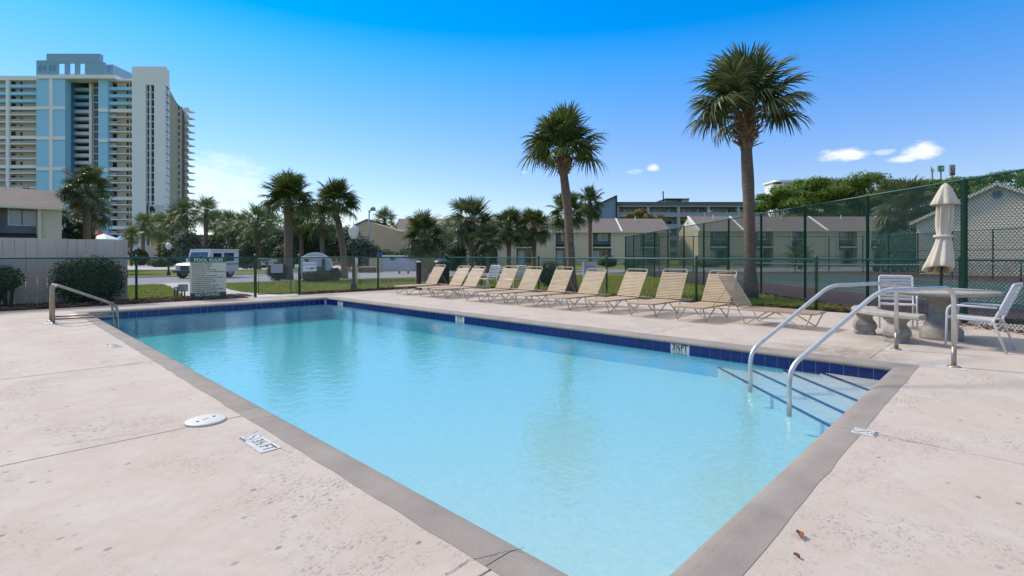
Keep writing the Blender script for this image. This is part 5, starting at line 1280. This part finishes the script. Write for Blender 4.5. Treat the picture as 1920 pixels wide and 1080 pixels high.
# white pvc vent pipes beside the lamp post
p = V(21.5, (667.5-960)/FPX*21.5); t = thing('standpipe', 'short white standpipe behind the black lamp post', 'pipe', (p.x, p.y, -.05)); MB().lathe([(.05, 0), (.05, .95), (.08, .97), (.08, 1.2), (.04, 1.27)], 12).build('pipe', M_WHITE, t, True)

def light_pole(label, px, d, ytop, arm):
    p = V(d, (px-960)/FPX*d); t = thing('light_pole', label, 'light pole', (p.x, p.y, -.05), VROT); h = zat(ytop, d)
    MB().tube([(0, 0, 0), (0, 0, h)], [.09, .06], 8).build('pole', M_GREY, t, True); MB().tube([(0, 0, h-.3), (arm*.6, 0, h+.1), (arm, 0, h+.1)], .04, 6).build('arm', M_GREY, t, True)
    MB().lathe([(.05, .25), (.2, .18), (.26, 0), (.2, -.1)], 12, Matrix.Translation((arm, 0, h+.05))).build('lamp_head', M_GREY, t, True)
light_pole('thin grey light pole in front of the yellow building', 692, 46, 393, .35)
light_pole('thin pale light pole above the right hand townhouse roof', 1322, 80, 398, .8)

# oval sign seen from behind
d = 27.6; p = V(d, (591-960)/FPX*d); t = thing('oval_sign', 'large oval white sign on two dark posts above the dark hedge', 'sign', (p.x, p.y, -.05), VROT)
rx, rz_ = 31.5/FPX*d, 25/FPX*d; zc = zat(498, d)
b = MB(); pts = [(rx*cos(2*pi*i/48), rz_*sin(2*pi*i/48)) for i in range(48)]
b.prism(pts, -.04, .04, Matrix.Translation((0, 0, zc)) @ Matrix.Rotation(pi/2, 4, 'X')); b.build('panel', M_OVAL, t)
b = MB(); b.tube([(rx*1.0*cos(2*pi*i/48), 0, zc+rz_*sin(2*pi*i/48)) for i in range(48)], .045, 6, closed=True); b.build('rim', M_WHITE, t, True)
for x in (-.42, .47): MB().bbox(x-.06, x+.06, -.15, -.045, 0, zc+.33, .01).build('post', M_DKMETAL, t); MB().bbox(x-.08, x+.08, -.17, -.045, zc+.33, zc+.4, .01).build('post_cap', M_DKMETAL, t)
MB().bbox(-.36, .41, -.14, -.06, zc-.1, zc-.02, .005).build('cross_bar', M_DKMETAL, t)

# utility box by the pool rules sign
p = G(346, 556); t = thing('irrigation_box', 'small grey meter box and pipes on the grass left of the rules sign', 'meter box', (p.x, p.y+.5, -.045), VROT)
MB().bbox(-.02, .2, -.1, .1, .18, .42, .02).build('case', M_GREY, t)
for x in (-.18, -.1, .05, .14): MB().tube([(x, 0, -.02), (x, 0, .24+.1*(x < 0))], .022, 7).build('pipe', M_DKMETAL, t, True)
MB().tube([(-.2, 0, .3), (.05, 0, .3)], .03, 7).build('valve', M_GREY, t, True)

# ------------------------------------------------------------------ vehicles
def wheel(parent, x, y, r, w, side):
    M = Matrix.Translation((x, y, r)) @ Matrix.Rotation(pi/2, 4, 'X')
    wh = MB().lathe([(r*.62, -w/2), (r*.95, -w/2), (r, -w/2+.02), (r, w/2-.02), (r*.95, w/2), (r*.62, w/2)], 20, M).build('wheel', M_RUBBER, parent, True)
    MB().lathe([(r*.6, -w/2-.004), (r*.6, w/2+.004)], 16, M).build('rim', M_HUB, wh, True)
# mail truck, local x forwards
d = 31.2; p = V(d, (389-960)/FPX*d); fd = V(-.96, -.25)
t = thing('mail_truck', 'white boxy mail truck parked facing left on the road behind the rules sign', 'truck', (p.x, p.y, -.04), atan2(fd.y, fd.x))
def ext(b, prof, w, M=None):                                 # side profile (x,z) extruded across y
    n = len(prof); vs = [(x, -w/2, z) for x, z in prof]+[(x, w/2, z) for x, z in prof]
    return b.add(vs, [tuple(range(n)), tuple(range(2*n-1, n-1, -1))]+[(i, n+i, n+(i+1) % n, (i+1) % n) for i in range(n)], M)
b = MB(); ext(b, [(-1.65, .35), (.75, .35), (.75, .92), (.52, 1.6), (.46, 1.66), (-1.58, 1.7), (-1.65, 1.64)], 1.5); b.build('body', M_TRUCKW, t)
b = MB(); ext(b, [(.752, .4), (1.58, .4), (1.6, .78), (1.5, .86), (.752, .98)], 1.3); b.build('hood', M_TRUCKW, t)
MB().add([(.75+.006, -.66, .98), (.75+.006, .66, .98), (.545, .62, 1.54), (.545, -.62, 1.54)], [(0, 1, 2, 3)]).build('windscreen_glass', mat('truck_glass', (.1, .14, .17), .1), t)
MB().bbox(-1.68, .5, -.78, .78, 1.66, 1.72, .02).build('roof', M_TRUCKW, t)
for s in (-1, 1):
    b = MB(); b.box(-.3, .32, s*.752-.004, s*.752+.004, 1.0, 1.48); b.build('side_window', M_GLASSD, t)
    b = MB(); b.box(-1.25, -.5, s*.752-.004, s*.752+.004, 1.0, 1.5); b.build('side_window', M_GLASSD, t)
    b = MB(); b.add([(-1.22, s*.76, 1.3), (-.55, s*.76, 1.44), (-.62, s*.76, 1.3), (-1.0, s*.76, 1.12)], [(0, 1, 2, 3)]); b.build('emblem', M_TRUCKB, t)
    MB().box(-1.64, .74, s*.753-.003, s*.753+.003, .78, .84).build('stripe', M_TRUCKB, t)
    MB().bbox(.55, .65, s*.86-.08, s*.86+.08, 1.0, 1.24, .03).build('mirror', M_TRUCKW, t)
    MB().lathe([(.09, 0), (.09, .03)], 14, Matrix.Translation((1.59, s*.46, .66)) @ Matrix.Rotation(pi/2, 4, 'Y')).build('headlight', M_HUB, t)
    for x in (-1.0, 1.15): wheel(t, x, s*.64, .32, .2, s)
MB().box(1.595, 1.612, -.3, .3, .48, .74).build('grille', M_DKMETAL, t); MB().bbox(1.58, 1.72, -.75, .75, .34, .46, .02).build('bumper', M_DKMETAL, t)
# silver car and a dark one beyond
def car(label, d, px, yaw_d, yaw_r, paint, sc=1.0):
    p = V(d, (px-960)/FPX*d); f = V(yaw_d, yaw_r); t = thing('parked_car', label, 'car', (p.x, p.y, -.035), atan2(f.y, f.x), 'cars parked beyond the road'); t.scale = (sc,)*3
    b = MB(); ext(b, [(-2.2, .3), (2.15, .3), (2.2, .55), (2.05, .74), (1.15, .92), (-1.75, .98), (-2.15, .9), (-2.25, .6)], 1.74); b.build('body', paint, t)
    b = MB(); ext(b, [(1.1, .93), (.35, 1.38), (-.2, 1.47), (-.9, 1.42), (-1.75, .99)], 1.4); b.build('cabin', paint, t)
    b = MB(); ext(b, [(.9, .97), (.32, 1.33), (-.2, 1.41), (-.85, 1.36), (-1.5, 1.0)], 1.42); b.build('side_glass', M_GLASSD, t)
    for s in (-1, 1):
        for x in (-1.38, 1.38): wheel(t, x, s*.8, .33, .2, s)
        MB().bbox(2.0, 2.19, s*.62-.16, s*.62+.16, .58, .72, .03).build('headlight', M_LAMP, t); MB().bbox(-2.22, -2.1, s*.66-.14, s*.66+.14, .68, .86, .02).build('taillight', M_REDT, t)
    return t
car('silver hatchback parked beyond the road left of the gate', 56, 506, .12, -.99, M_CARP)
car('dark car half hidden behind the silver hatchback', 58, 470, .5, -.86, M_CARD)
# low dark cart behind the court
d = 41.8; p = V(d, (1668-960)/FPX*d); t = thing('utility_cart', 'low dark utility cart with pale hubs behind the tennis court', 'cart', (p.x, p.y, -.03), VROT)
MB().bbox(-1.05, 1.05, -.5, .5, .3, .62, .05).build('chassis', M_CARD, t); MB().bbox(-.35, .4, -.5, .5, .62, .72, .03).build('seat', M_DKMETAL, t); MB().bbox(-.48, -.36, -.48, .48, .66, 1.1, .03).build('seat_back', M_DKMETAL, t); MB().bbox(.6, 1.05, -.45, .45, .62, .82, .05).build('hood', M_CARD, t)
MB().tube([(.7, 0, .7), (.45, 0, 1.0)], .02, 6).build('steering_column', M_DKMETAL, t)
for x in (-.75, .75):
    for y in (-.48, .48): wheel(t, x, y, .27, .16, 1)

# ------------------------------------------------------------------ far buildings
def hi_rise():
    d = 200.0; k = d/FPX; X = lambda px: (px-960)*k; Z = lambda py: CAMH+(HZ-py)*k
    p = V(d, 0); t = thing('high_rise', 'tall white and light blue condominium tower with stacked balconies', 'tower', (p.x, p.y, 0), VROT)
    FH = 13.72; floors = [200-FH*4+FH*i for i in range(0, 30)]
    F = lambda px, y: (px-960)*k*(1+y/d)
    class TB(MB):                        # widths and heights are given at the main facade plane; pieces before or behind it scale with their distance
        def box(s, x0, x1, y0, y1, z0, z1):
            q = 1+y0/d; zz = lambda z: z if z <= 0 else CAMH+(z-CAMH)*q
            return MB.box(s, x0*q, x1*q, y0, y1, zz(z0), zz(z1))
    def box(name, x0, x1, y0, y1, za, zb, m): return TB().box(X(x0), X(x1), y0, y1, za, zb).build(name, m, t)
    zt = Z(147)
    # left wing
    box('wing_back_wall', -150, 68, 2.0, 14, 0, Z(150), M_TBEIGE)
    box('wing_roof', -150, 68.0, -.1, 14, Z(150), Z(142), M_TWHITE)
    for xc in (-60, 13.5): box('column', xc-2.8, xc+2.8, -.35, .6, 0, Z(150.2), M_TWHITE)
    slabs = TB(); rails = TB(); bands = TB(); blues = TB(); doors = TB(); shade = TB()  # shade holds dark panels standing in for shadow behind the balconies
    for i in range(24):
        y = 158.5+FH*i; zz = Z(y)
        if zz < 1: break
        thick = (i % 4 == 3)
        if i < 3: blues.box(X(-150), X(67.9), 0, 3.2, Z(y+5.6), Z(y))
        elif thick: bands.box(X(-150), X(67.9), 0, 3.2, Z(y+6.0), Z(y))
        else:
            slabs.box(X(-150), X(67.9), 0, 3.2, Z(y+2.3), Z(y+.4)); rails.box(X(-150), X(67.9), .1, .16, Z(y+.4), Z(y-4.2))
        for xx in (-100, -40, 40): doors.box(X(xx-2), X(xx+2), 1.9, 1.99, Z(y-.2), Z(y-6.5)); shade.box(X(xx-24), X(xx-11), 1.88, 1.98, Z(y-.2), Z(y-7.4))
    # blue block
    box('blue_block', 68, 122, -1.6, 1.0, 0, Z(147), M_TBLUE)
    for (a, c) in ((92, 98.5),): box('white_strip', a, c, -1.9, -1.605, 0, Z(147.2), M_TWHITE)
    for y in (199, 256, 313.5, 370, 427): TB().box(X(68), X(91.9), -1.85, -1.605, Z(y+6), Z(y)).build('white_band', M_TWHITE, t); TB().box(X(98.6), X(122), -1.85, -1.605, Z(y+6), Z(y)).build('white_band', M_TWHITE, t)
    box('cornice', 67.5, 214, -2.0, 3, Z(147), Z(140), M_TWHITE)
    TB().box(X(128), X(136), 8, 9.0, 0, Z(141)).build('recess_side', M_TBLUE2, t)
    box('recess_ceiling', 122.05, 204, 3.01, 14, Z(146.6), Z(140.5), M_TWHITE)
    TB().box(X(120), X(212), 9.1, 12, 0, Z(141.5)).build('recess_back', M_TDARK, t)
    # angled return wall, its shade put into a deeper blue
    A_, B_ = F(122.2, -1.5), F(136, 5.4)
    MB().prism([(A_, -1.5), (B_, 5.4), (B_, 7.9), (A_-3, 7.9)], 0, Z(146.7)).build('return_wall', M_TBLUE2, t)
    for i in range(24):
        y = 164.5+FH*i
        if Z(y) < 1: break
        zf = lambda py: CAMH+(HZ-py)*k*1.025
        (blues if i < 3 else bands).box(X(136.3), X(166.8), 5.0, 9.0, Z(y+6.2), Z(y))
    TB().box(X(167), X(171.8), 3.5, 9, 0, Z(146.7)).build('column', M_TWHITE, t)
    TB().box(X(171.9), X(185), 4.6, 5.2, 0, Z(146.7)).build('stair_glass', M_GLASSD, t)
    g = TB()
    for i in range(24):
        y = 164+FH*i
        if Z(y) < 1: break
        g.box(X(171.9), X(184), 4.2, 4.58, Z(y+1.2), Z(y))
    for xx in (175.8, 179.8): g.box(X(xx-.25), X(xx+.25), 4.3, 4.59, 0, Z(146.7))
    o = g.build('stair_grid', M_TWHITE, t)
    box('blue_pilaster', 184.1, 202, -.6, 2.0, 0, Z(147.3), M_TBLUE)
    for y in (203, 260, 315.5): box('white_band', 184.1, 202, -.85, -.605, Z(y+6.5), Z(y), M_TWHITE)
    # right balcony stack
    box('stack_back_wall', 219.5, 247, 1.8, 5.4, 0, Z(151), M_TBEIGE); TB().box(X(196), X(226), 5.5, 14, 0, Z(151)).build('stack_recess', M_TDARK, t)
    box('stack_roof', 202.1, 247, -.2, 14, Z(151), Z(147.4), M_TWHITE)
    for i in range(24):
        y = 163+FH*i
        if Z(y) < 1: break
        if i < 3: blues.box(X(202.1), X(246.9), 0, 2.9, Z(y+5.8), Z(y))
        elif i % 4 == 3: bands.box(X(202.1), X(246.9), 0, 2.9, Z(y+6.2), Z(y))
        else:
            slabs.box(X(202.1), X(246.9), 0, 2.9, Z(y+2.3), Z(y+.6)); rails.box(X(202.1), X(219), .1, .16, Z(y+.6), Z(y-4.2))
        doors.box(X(237.5), X(241), 1.7, 1.79, Z(y-.2), Z(y-6.8)); shade.box(X(244.5), X(246.8), 1.68, 1.78, Z(y), Z(y-7.5))
    for (mb, nm, m) in ((slabs, 'balcony_slab', M_TWHITE), (rails, 'balcony_rail', M_RAIL), (bands, 'floor_band', M_TWHITE), (blues, 'blue_parapet', M_TBLUE), (doors, 'balcony_door', M_TDARK), (shade, 'shade_patch', M_TDARK)):
        o = mb.build(nm, m, t); o['kind'] = 'stuff'
    # white shaft with two window strips
    box('white_shaft', 247.1, 273, -3.2, 1, 0, Z(124.5), M_TWHITE); box('white_shaft', 289, 309, -3.2, -2.6, 0, Z(124.5), M_TWHITE)
    box('shaft_head', 273.02, 288.98, -3.2, 1, Z(159), Z(124.5), M_TWHITE); box('shaft_mullion', 280.3, 282.5, -3.0, -1, 0, Z(159.1), M_TWHITE)
    box('shaft_core', 273.02, 288.98, -1.0, 1, 0, Z(159.1), M_TDARK)
    g = TB(); w = TB()
    for i in range(24):
        y = 160+FH*i
        if Z(y+12) < 1: break
        w.box(X(274), X(280), -1.7, -1.3, Z(y+12), Z(y+1)); w.box(X(283), X(288.4), -2.2, -1.3, Z(y+12), Z(y))
        g.box(X(273.05), X(280.25), -2.4, -1.0, Z(y+13.4), Z(y+12.1)); g.box(X(282.55), X(288.95), -2.6, -1.0, Z(y+13.4), Z(y+12.1))
    o = w.build('window', M_GLASSD, t); o['kind'] = 'stuff'; o = g.build('shaft_ledge', M_TWHITE, t); o['kind'] = 'stuff'
    # chamfer and receding right side
    def prism(name, pts, z1, m): return MB().prism([(X(a), b_) for a, b_ in pts], 0, z1).build(name, m, t)
    MB().prism([(F(309.05, -3.1), -3.1), (F(318, 3.5), 3.5), (F(318, 3.5)-8, 6.5), (F(300, 0), 2)], 0, Z(128)).build('chamfer', M_TWHITE, t)
    TB().box(X(250), X(282), 2.05, 8, 0, Z(126)).build('shaft_rear', M_TWHITE, t)
    # right side seen obliquely, in steps further away
    def seg(name, xa, ya, xb, yb, ztop, m):
        f = lambda px, y: ((px-960)*k*(1+y/d), y)
        A, B = f(xa, ya), f(xb, yb); return MB().prism([A, B, (B[0]-9, B[1]+4), (A[0]-9, A[1]+4)], 0, ztop).build(name, m, t)
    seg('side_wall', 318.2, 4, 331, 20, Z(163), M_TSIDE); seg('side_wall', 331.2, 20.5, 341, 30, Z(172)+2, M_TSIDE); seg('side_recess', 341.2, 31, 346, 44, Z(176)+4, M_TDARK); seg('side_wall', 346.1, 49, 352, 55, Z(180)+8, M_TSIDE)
    b1 = MB(); b2 = MB(); b3 = MB()
    for i in range(24):
        y = 160+FH*i
        if Z(y+4) < 1: break
        b1.prism([(F(308.5, -4), -4.0), (F(318.5, 1.6), 1.6), (F(318.5, 3.2), 3.2), (F(309.3, -3.2), -3.2)], Z(y+4.2), Z(y+2)); b3.prism([(F(310.5, -2.6), -2.6), (F(315, .8), .8), (F(315, .8)-1, 1.6), (F(310.5, -2.6)-1, -1.6)], Z(y+13), Z(y+5))
        f = lambda px, yy: (px-960)*k*(1+yy/d)
        yy = 46; s = 1+yy/d; zz = CAMH+(HZ-(181+(FH-.9)*i))*k*s
        if zz > 2 and i > 1: b2.box(f(345, yy), f(356.5, yy), yy-1, yy+4, zz-.45, zz); b2.box(f(346, yy), f(356.5, yy), yy-1, yy-.9, zz, zz+1.0) 
        b3.box(f(335.5, 24), f(337, 24), 23.5, 24.2, Z(y+13), Z(y+5))
    o = b1.build('corner_balcony', M_TWHITE, t); o['kind'] = 'stuff'; o = b2.build('side_balcony', M_TWHITE, t); o['kind'] = 'stuff'; o = b3.build('side_window', M_GLASSD, t); o['kind'] = 'stuff'
    # roof structures
    box('penthouse_wall', 68, 109, -1.2, -.6, Z(140), Z(113), M_TGREY)
    for (a, c) in ((121, 130), (140, 149), (159, 197)): box('penthouse_wall', a, c, -1.2, -.7, Z(140), Z(117), M_TGREY)
    box('penthouse_beam', 87, 187, -1.25, .5, Z(117), Z(100.5), M_TGREY); box('penthouse_sill', 109, 159, -1.1, -.7, Z(140), Z(138), M_TWHITE)
    TB().box(X(197.1), X(212), 1.5, 12, Z(147), Z(121), ).build('penthouse_end', M_TGREY, t); box('penthouse_beam', 109.02, 120.98, -1.2, -.7, Z(119), Z(117.02), M_TGREY)
    em = TB()
    for xx, sx in ((76, 3.4), (84, 2.6), (95, 3.4), (102, 2.6)):
        em.box(X(xx-.8), X(xx+.8), -1.32, -1.22, Z(131), Z(121)); em.box(X(xx-sx), X(xx+1), -1.33, -1.23, Z(132), Z(129.5)); em.box(X(xx-sx), X(xx-sx+1.2), -1.31, -1.21, Z(129), Z(124))
    em.build('roof_emblem', M_TBLUE2, t)
    return t
hi_rise()

def motel():
    d = 150.0; k = d/FPX; X = lambda px: (px-960)*k; Z = lambda py: CAMH+(HZ-py)*k
    p = V(d, 0); t = thing('motel', 'long blue grey motel block with open balconies behind the townhouses', 'motel', (p.x, p.y, 0), VROT)
    MB().box(X(1155), X(1440), 3, 12, 0, Z(383)).build('back_wall', M_MOTEL, t); MB().box(X(1154.5), X(1445), -.8, 12, Z(385), Z(379)).build('roof', M_MOTELD, t); MB().box(X(1156), X(1444), -.5, 2.9, Z(388), Z(385.05)).build('roof_slab', M_MOTELC, t)
    for xc in (1158, 1215, 1272, 1328, 1384, 1436): MB().box(X(xc-2.4), X(xc+2.4), -.3, 3, 0, Z(388.05)).build('column', M_MOTELC, t)
    for i in range(4):
        y = 404+22*i
        MB().box(X(1156), X(1440), -.25, 2.9, Z(y+2.5), Z(y)).build('balcony_slab', M_MOTELC, t); MB().box(X(1160.6), X(1438), -.2, -.1, Z(y), Z(y-6)).build('balcony_rail', mat('motel_rail', (.4, .42, .46), .8), t)
        for c in range(10):
            x0 = 1163+28*c; MB().box(X(x0+9), X(x0+17), 2.85, 2.95, Z(y-.3), Z(y-13)).build('window', M_GLASSD, t); MB().box(X(x0+19), X(x0+25), 2.85, 2.95, Z(y-.3), Z(y-13.5)).build('door', M_OVAL, t)
    MB().add([(X(1120), -2, 0), (X(1152), -2, 0), (X(1152), -2, Z(370)), (X(1120), -2, Z(385)), (X(1120), 10, 0), (X(1152), 10, 0), (X(1152), 10, Z(370)), (X(1120), 10, Z(385))], [(0, 1, 2, 3), (7, 6, 5, 4), (1, 5, 6, 2), (0, 3, 7, 4)]).build('sloped_wing', M_WEDGE, t)
    MB().add([(X(1118.5), -2.5, Z(385.5)), (X(1153.5), -2.5, Z(369.5)), (X(1153.5), 10.5, Z(369.5)), (X(1118.5), 10.5, Z(385.5)), (X(1118.5), -2.5, Z(383.3)), (X(1153.5), -2.5, Z(367.3)), (X(1153.5), 10.5, Z(367.3)), (X(1118.5), 10.5, Z(383.3))], [(3, 2, 1, 0), (4, 5, 6, 7), (0, 1, 5, 4), (1, 2, 6, 5), (2, 3, 7, 6), (3, 0, 4, 7)]).build('sloped_roof', M_DKROOF, t)
    MB().box(X(1152.1), X(1154.3), -2.3, 5, 0, Z(369)).build('edge_wall', M_DKROOF, t)
    MB().box(X(1250), X(1280), 2, 10, Z(379), Z(373.5)).build('roof_room', M_MOTELC, t); MB().box(X(1280.05), X(1294), 1, 10, Z(379), Z(373)).build('roof_room', M_BEIGE, t); MB().box(X(1248), X(1294.5), .5, 10.5, Z(373), Z(371.5)).build('roof_room_cap', M_MOTELD, t)
    MB().tube([(X(1248), 2, Z(379)), (X(1247), 2, Z(357))], .18, 6).build('mast', M_DKMETAL, t)
motel()
def far_hotel():
    d = 330.0; k = d/FPX; X = lambda px: (px-960)*k; Z = lambda py: CAMH+(HZ-py)*k
    p = V(d, 0); t = thing('far_hotel', 'distant white hotel with round balconies rising behind the pines', 'hotel', (p.x, p.y, 0), VROT)
    MB().box(X(1455), X(1560), 0, 15, 0, Z(341)).build('wall', M_TWHITE, t); MB().box(X(1452), X(1562), -1, 15.5, Z(341), Z(337.5)).build('roof', M_TWHITE, t)
    c = X(1457)
    MB().lathe([(X(1464)-X(1457), 0), (X(1464)-X(1457), Z(339))], 16, Matrix.Translation((c, 0, 0))).build('round_bay', M_TWHITE, t, True)
    for i in range(6):
        y = 343+10.5*i; MB().lathe([(X(1468)-X(1457), Z(y+5.5)), (X(1468)-X(1457), Z(y+4.2)), ], 16, Matrix.Translation((c, 0, 0))).build('balcony', M_WHITE, t); MB().lathe([(X(1464.3)-X(1457), Z(y+3.6)), (X(1464.3)-X(1457), Z(y-1.5))], 16, Matrix.Translation((c, 0, 0))).build('window', M_TDARK, t); MB().box(X(1470), X(1558), -.3, .0, Z(y+4), Z(y)).build('window_band', M_MOTEL, t)
far_hotel()
def hotel_signs():
    d = 170.0; k = d/FPX; Z = lambda py: CAMH+(HZ-py)*k
    for (px, w, yt, yb, m, lab, nm) in ((1764, 11, 310.5, 321.5, M_SIGNGR, 'green roadside sign with a white letter above the pines', 'H'), (1785, 9.5, 309, 329, M_GREY, 'tall grey roadside sign with a dark letter above the pines', 'U'), (1748, 8, 311, 321, M_OVAL, 'pale slanted sign edge left of the green sign above the pines', '')):
        p = V(d, (px-960)*k); t = thing('roadside_sign', lab, 'sign', (p.x, p.y, 0), VROT, 'roadside signs above the pine trees')
        w_ = w*k
        if nm: MB().bbox(-w_/2, w_/2, -.3, .3, Z(yb), Z(yt), .05).build('panel', m, t)
        else: MB().add([(-w_/2, -.2, Z(yb)), (w_/2, -.2, Z(yb)), (-w_/2, -.2, Z(yt)), (-w_/2, .2, Z(yb)), (w_/2, .2, Z(yb)), (-w_/2, .2, Z(yt))], [(0, 1, 2), (5, 4, 3), (0, 2, 5, 3), (1, 4, 5, 2)]).build('panel', m, t)
        MB().tube([(0, 0, 0), (0, 0, Z(yb))], .25, 8).build('pole', M_GREY, t)
        if nm == 'H': text('H', 1.7, M_WHITE, t, frame((0, -.32, (Z(yb)+Z(yt))/2), (1, 0, 0), (.15, 0, 1)), bold=.03)
        if nm == 'U': text('U', 2.0, M_TDARK, t, frame((.1, -.32, Z(yt)-1.7), (1, 0, 0), (0, 0, 1)), bold=.03); MB().box(-w_/2+.1, w_/2-.1, -.33, -.31, Z(yb)+.2, Z(yb)+.9).build('band', M_TDARK, t)
hotel_signs()
# beach-front tents below the tower
for (px, w, yt, m, lab, d) in ((150, 34, 438, M_WHITE, 'white canopy tent left of the thick palm trunk', 120), (195, 36, 438, M_WHITE, 'white canopy tent right of the thick palm trunk', 122), (182, 24, 430, M_REDT, 'red canopy tent behind the white ones', 128), (226, 20, 442, M_TBLUE, 'blue awning roof at the foot of the tower', 124)):
    k = d/FPX; p = V(d, (px-960)*k); t = thing('canopy_tent', lab, 'tent', (p.x, p.y, 0), VROT, 'canopy tents below the tower'); w_ = w*k/2; h = zat(yt, d); e = h-1.3
    MB().add([(-w_, -w_, e), (w_, -w_, e), (w_, w_, e), (-w_, w_, e), (0, 0, h), (-w_, -w_, e-.4), (w_, -w_, e-.4), (w_, w_, e-.4), (-w_, w_, e-.4)], [(0, 1, 4), (1, 2, 4), (2, 3, 4), (3, 0, 4), (5, 6, 1, 0), (6, 7, 2, 1), (7, 8, 3, 2), (8, 5, 0, 3)]).build('canopy', m, t)
    for sx in (-1, 1):
        for sy in (-1, 1): MB().tube([(sx*w_*.95, sy*w_*.95, 0), (sx*w_*.95, sy*w_*.95, e-.3)], .06, 6).build('leg', M_GREY, t)
# billboard below the tower corner
d = 150; k = d/FPX; p = V(d, (290-960)*k); t = thing('billboard', 'white billboard with a dark figure shape below the tower corner', 'billboard', (p.x, p.y, 0), VROT)
MB().bbox(-11*k, 17*k, -.2, .2, zat(404, d), zat(384, d), .05).build('panel', M_OVAL, t); MB().bbox(-14*k, -11.1*k, -.3, 1.2, zat(404, d), zat(384, d), .05).build('side_panel', M_DKMETAL, t)
MB().add([(-9*k, -.24, zat(388, d)), (-3*k, -.24, zat(386, d)), (2*k, -.24, zat(393, d)), (1*k, -.24, zat(401, d)), (-3*k, -.24, zat(395, d)), (-8*k, -.24, zat(402, d))], [(0, 5, 4, 3, 2, 1)]).build('print', M_BROWN, t); MB().tube([(0, .3, 0), (0, .3, zat(404, d))], .4, 8).build('pole', M_GREY, t)

# lettering as plain meshes
bpy.context.view_layer.update(); _dg = bpy.context.evaluated_depsgraph_get()
for o in FONTS:
    me = bpy.data.meshes.new_from_object(o.evaluated_get(_dg)); n = bpy.data.objects.new('lettering', me); COL.objects.link(n)
    n.parent = o.parent; n.matrix_local = o.matrix_local.copy()
for o in FONTS: bpy.data.objects.remove(o)
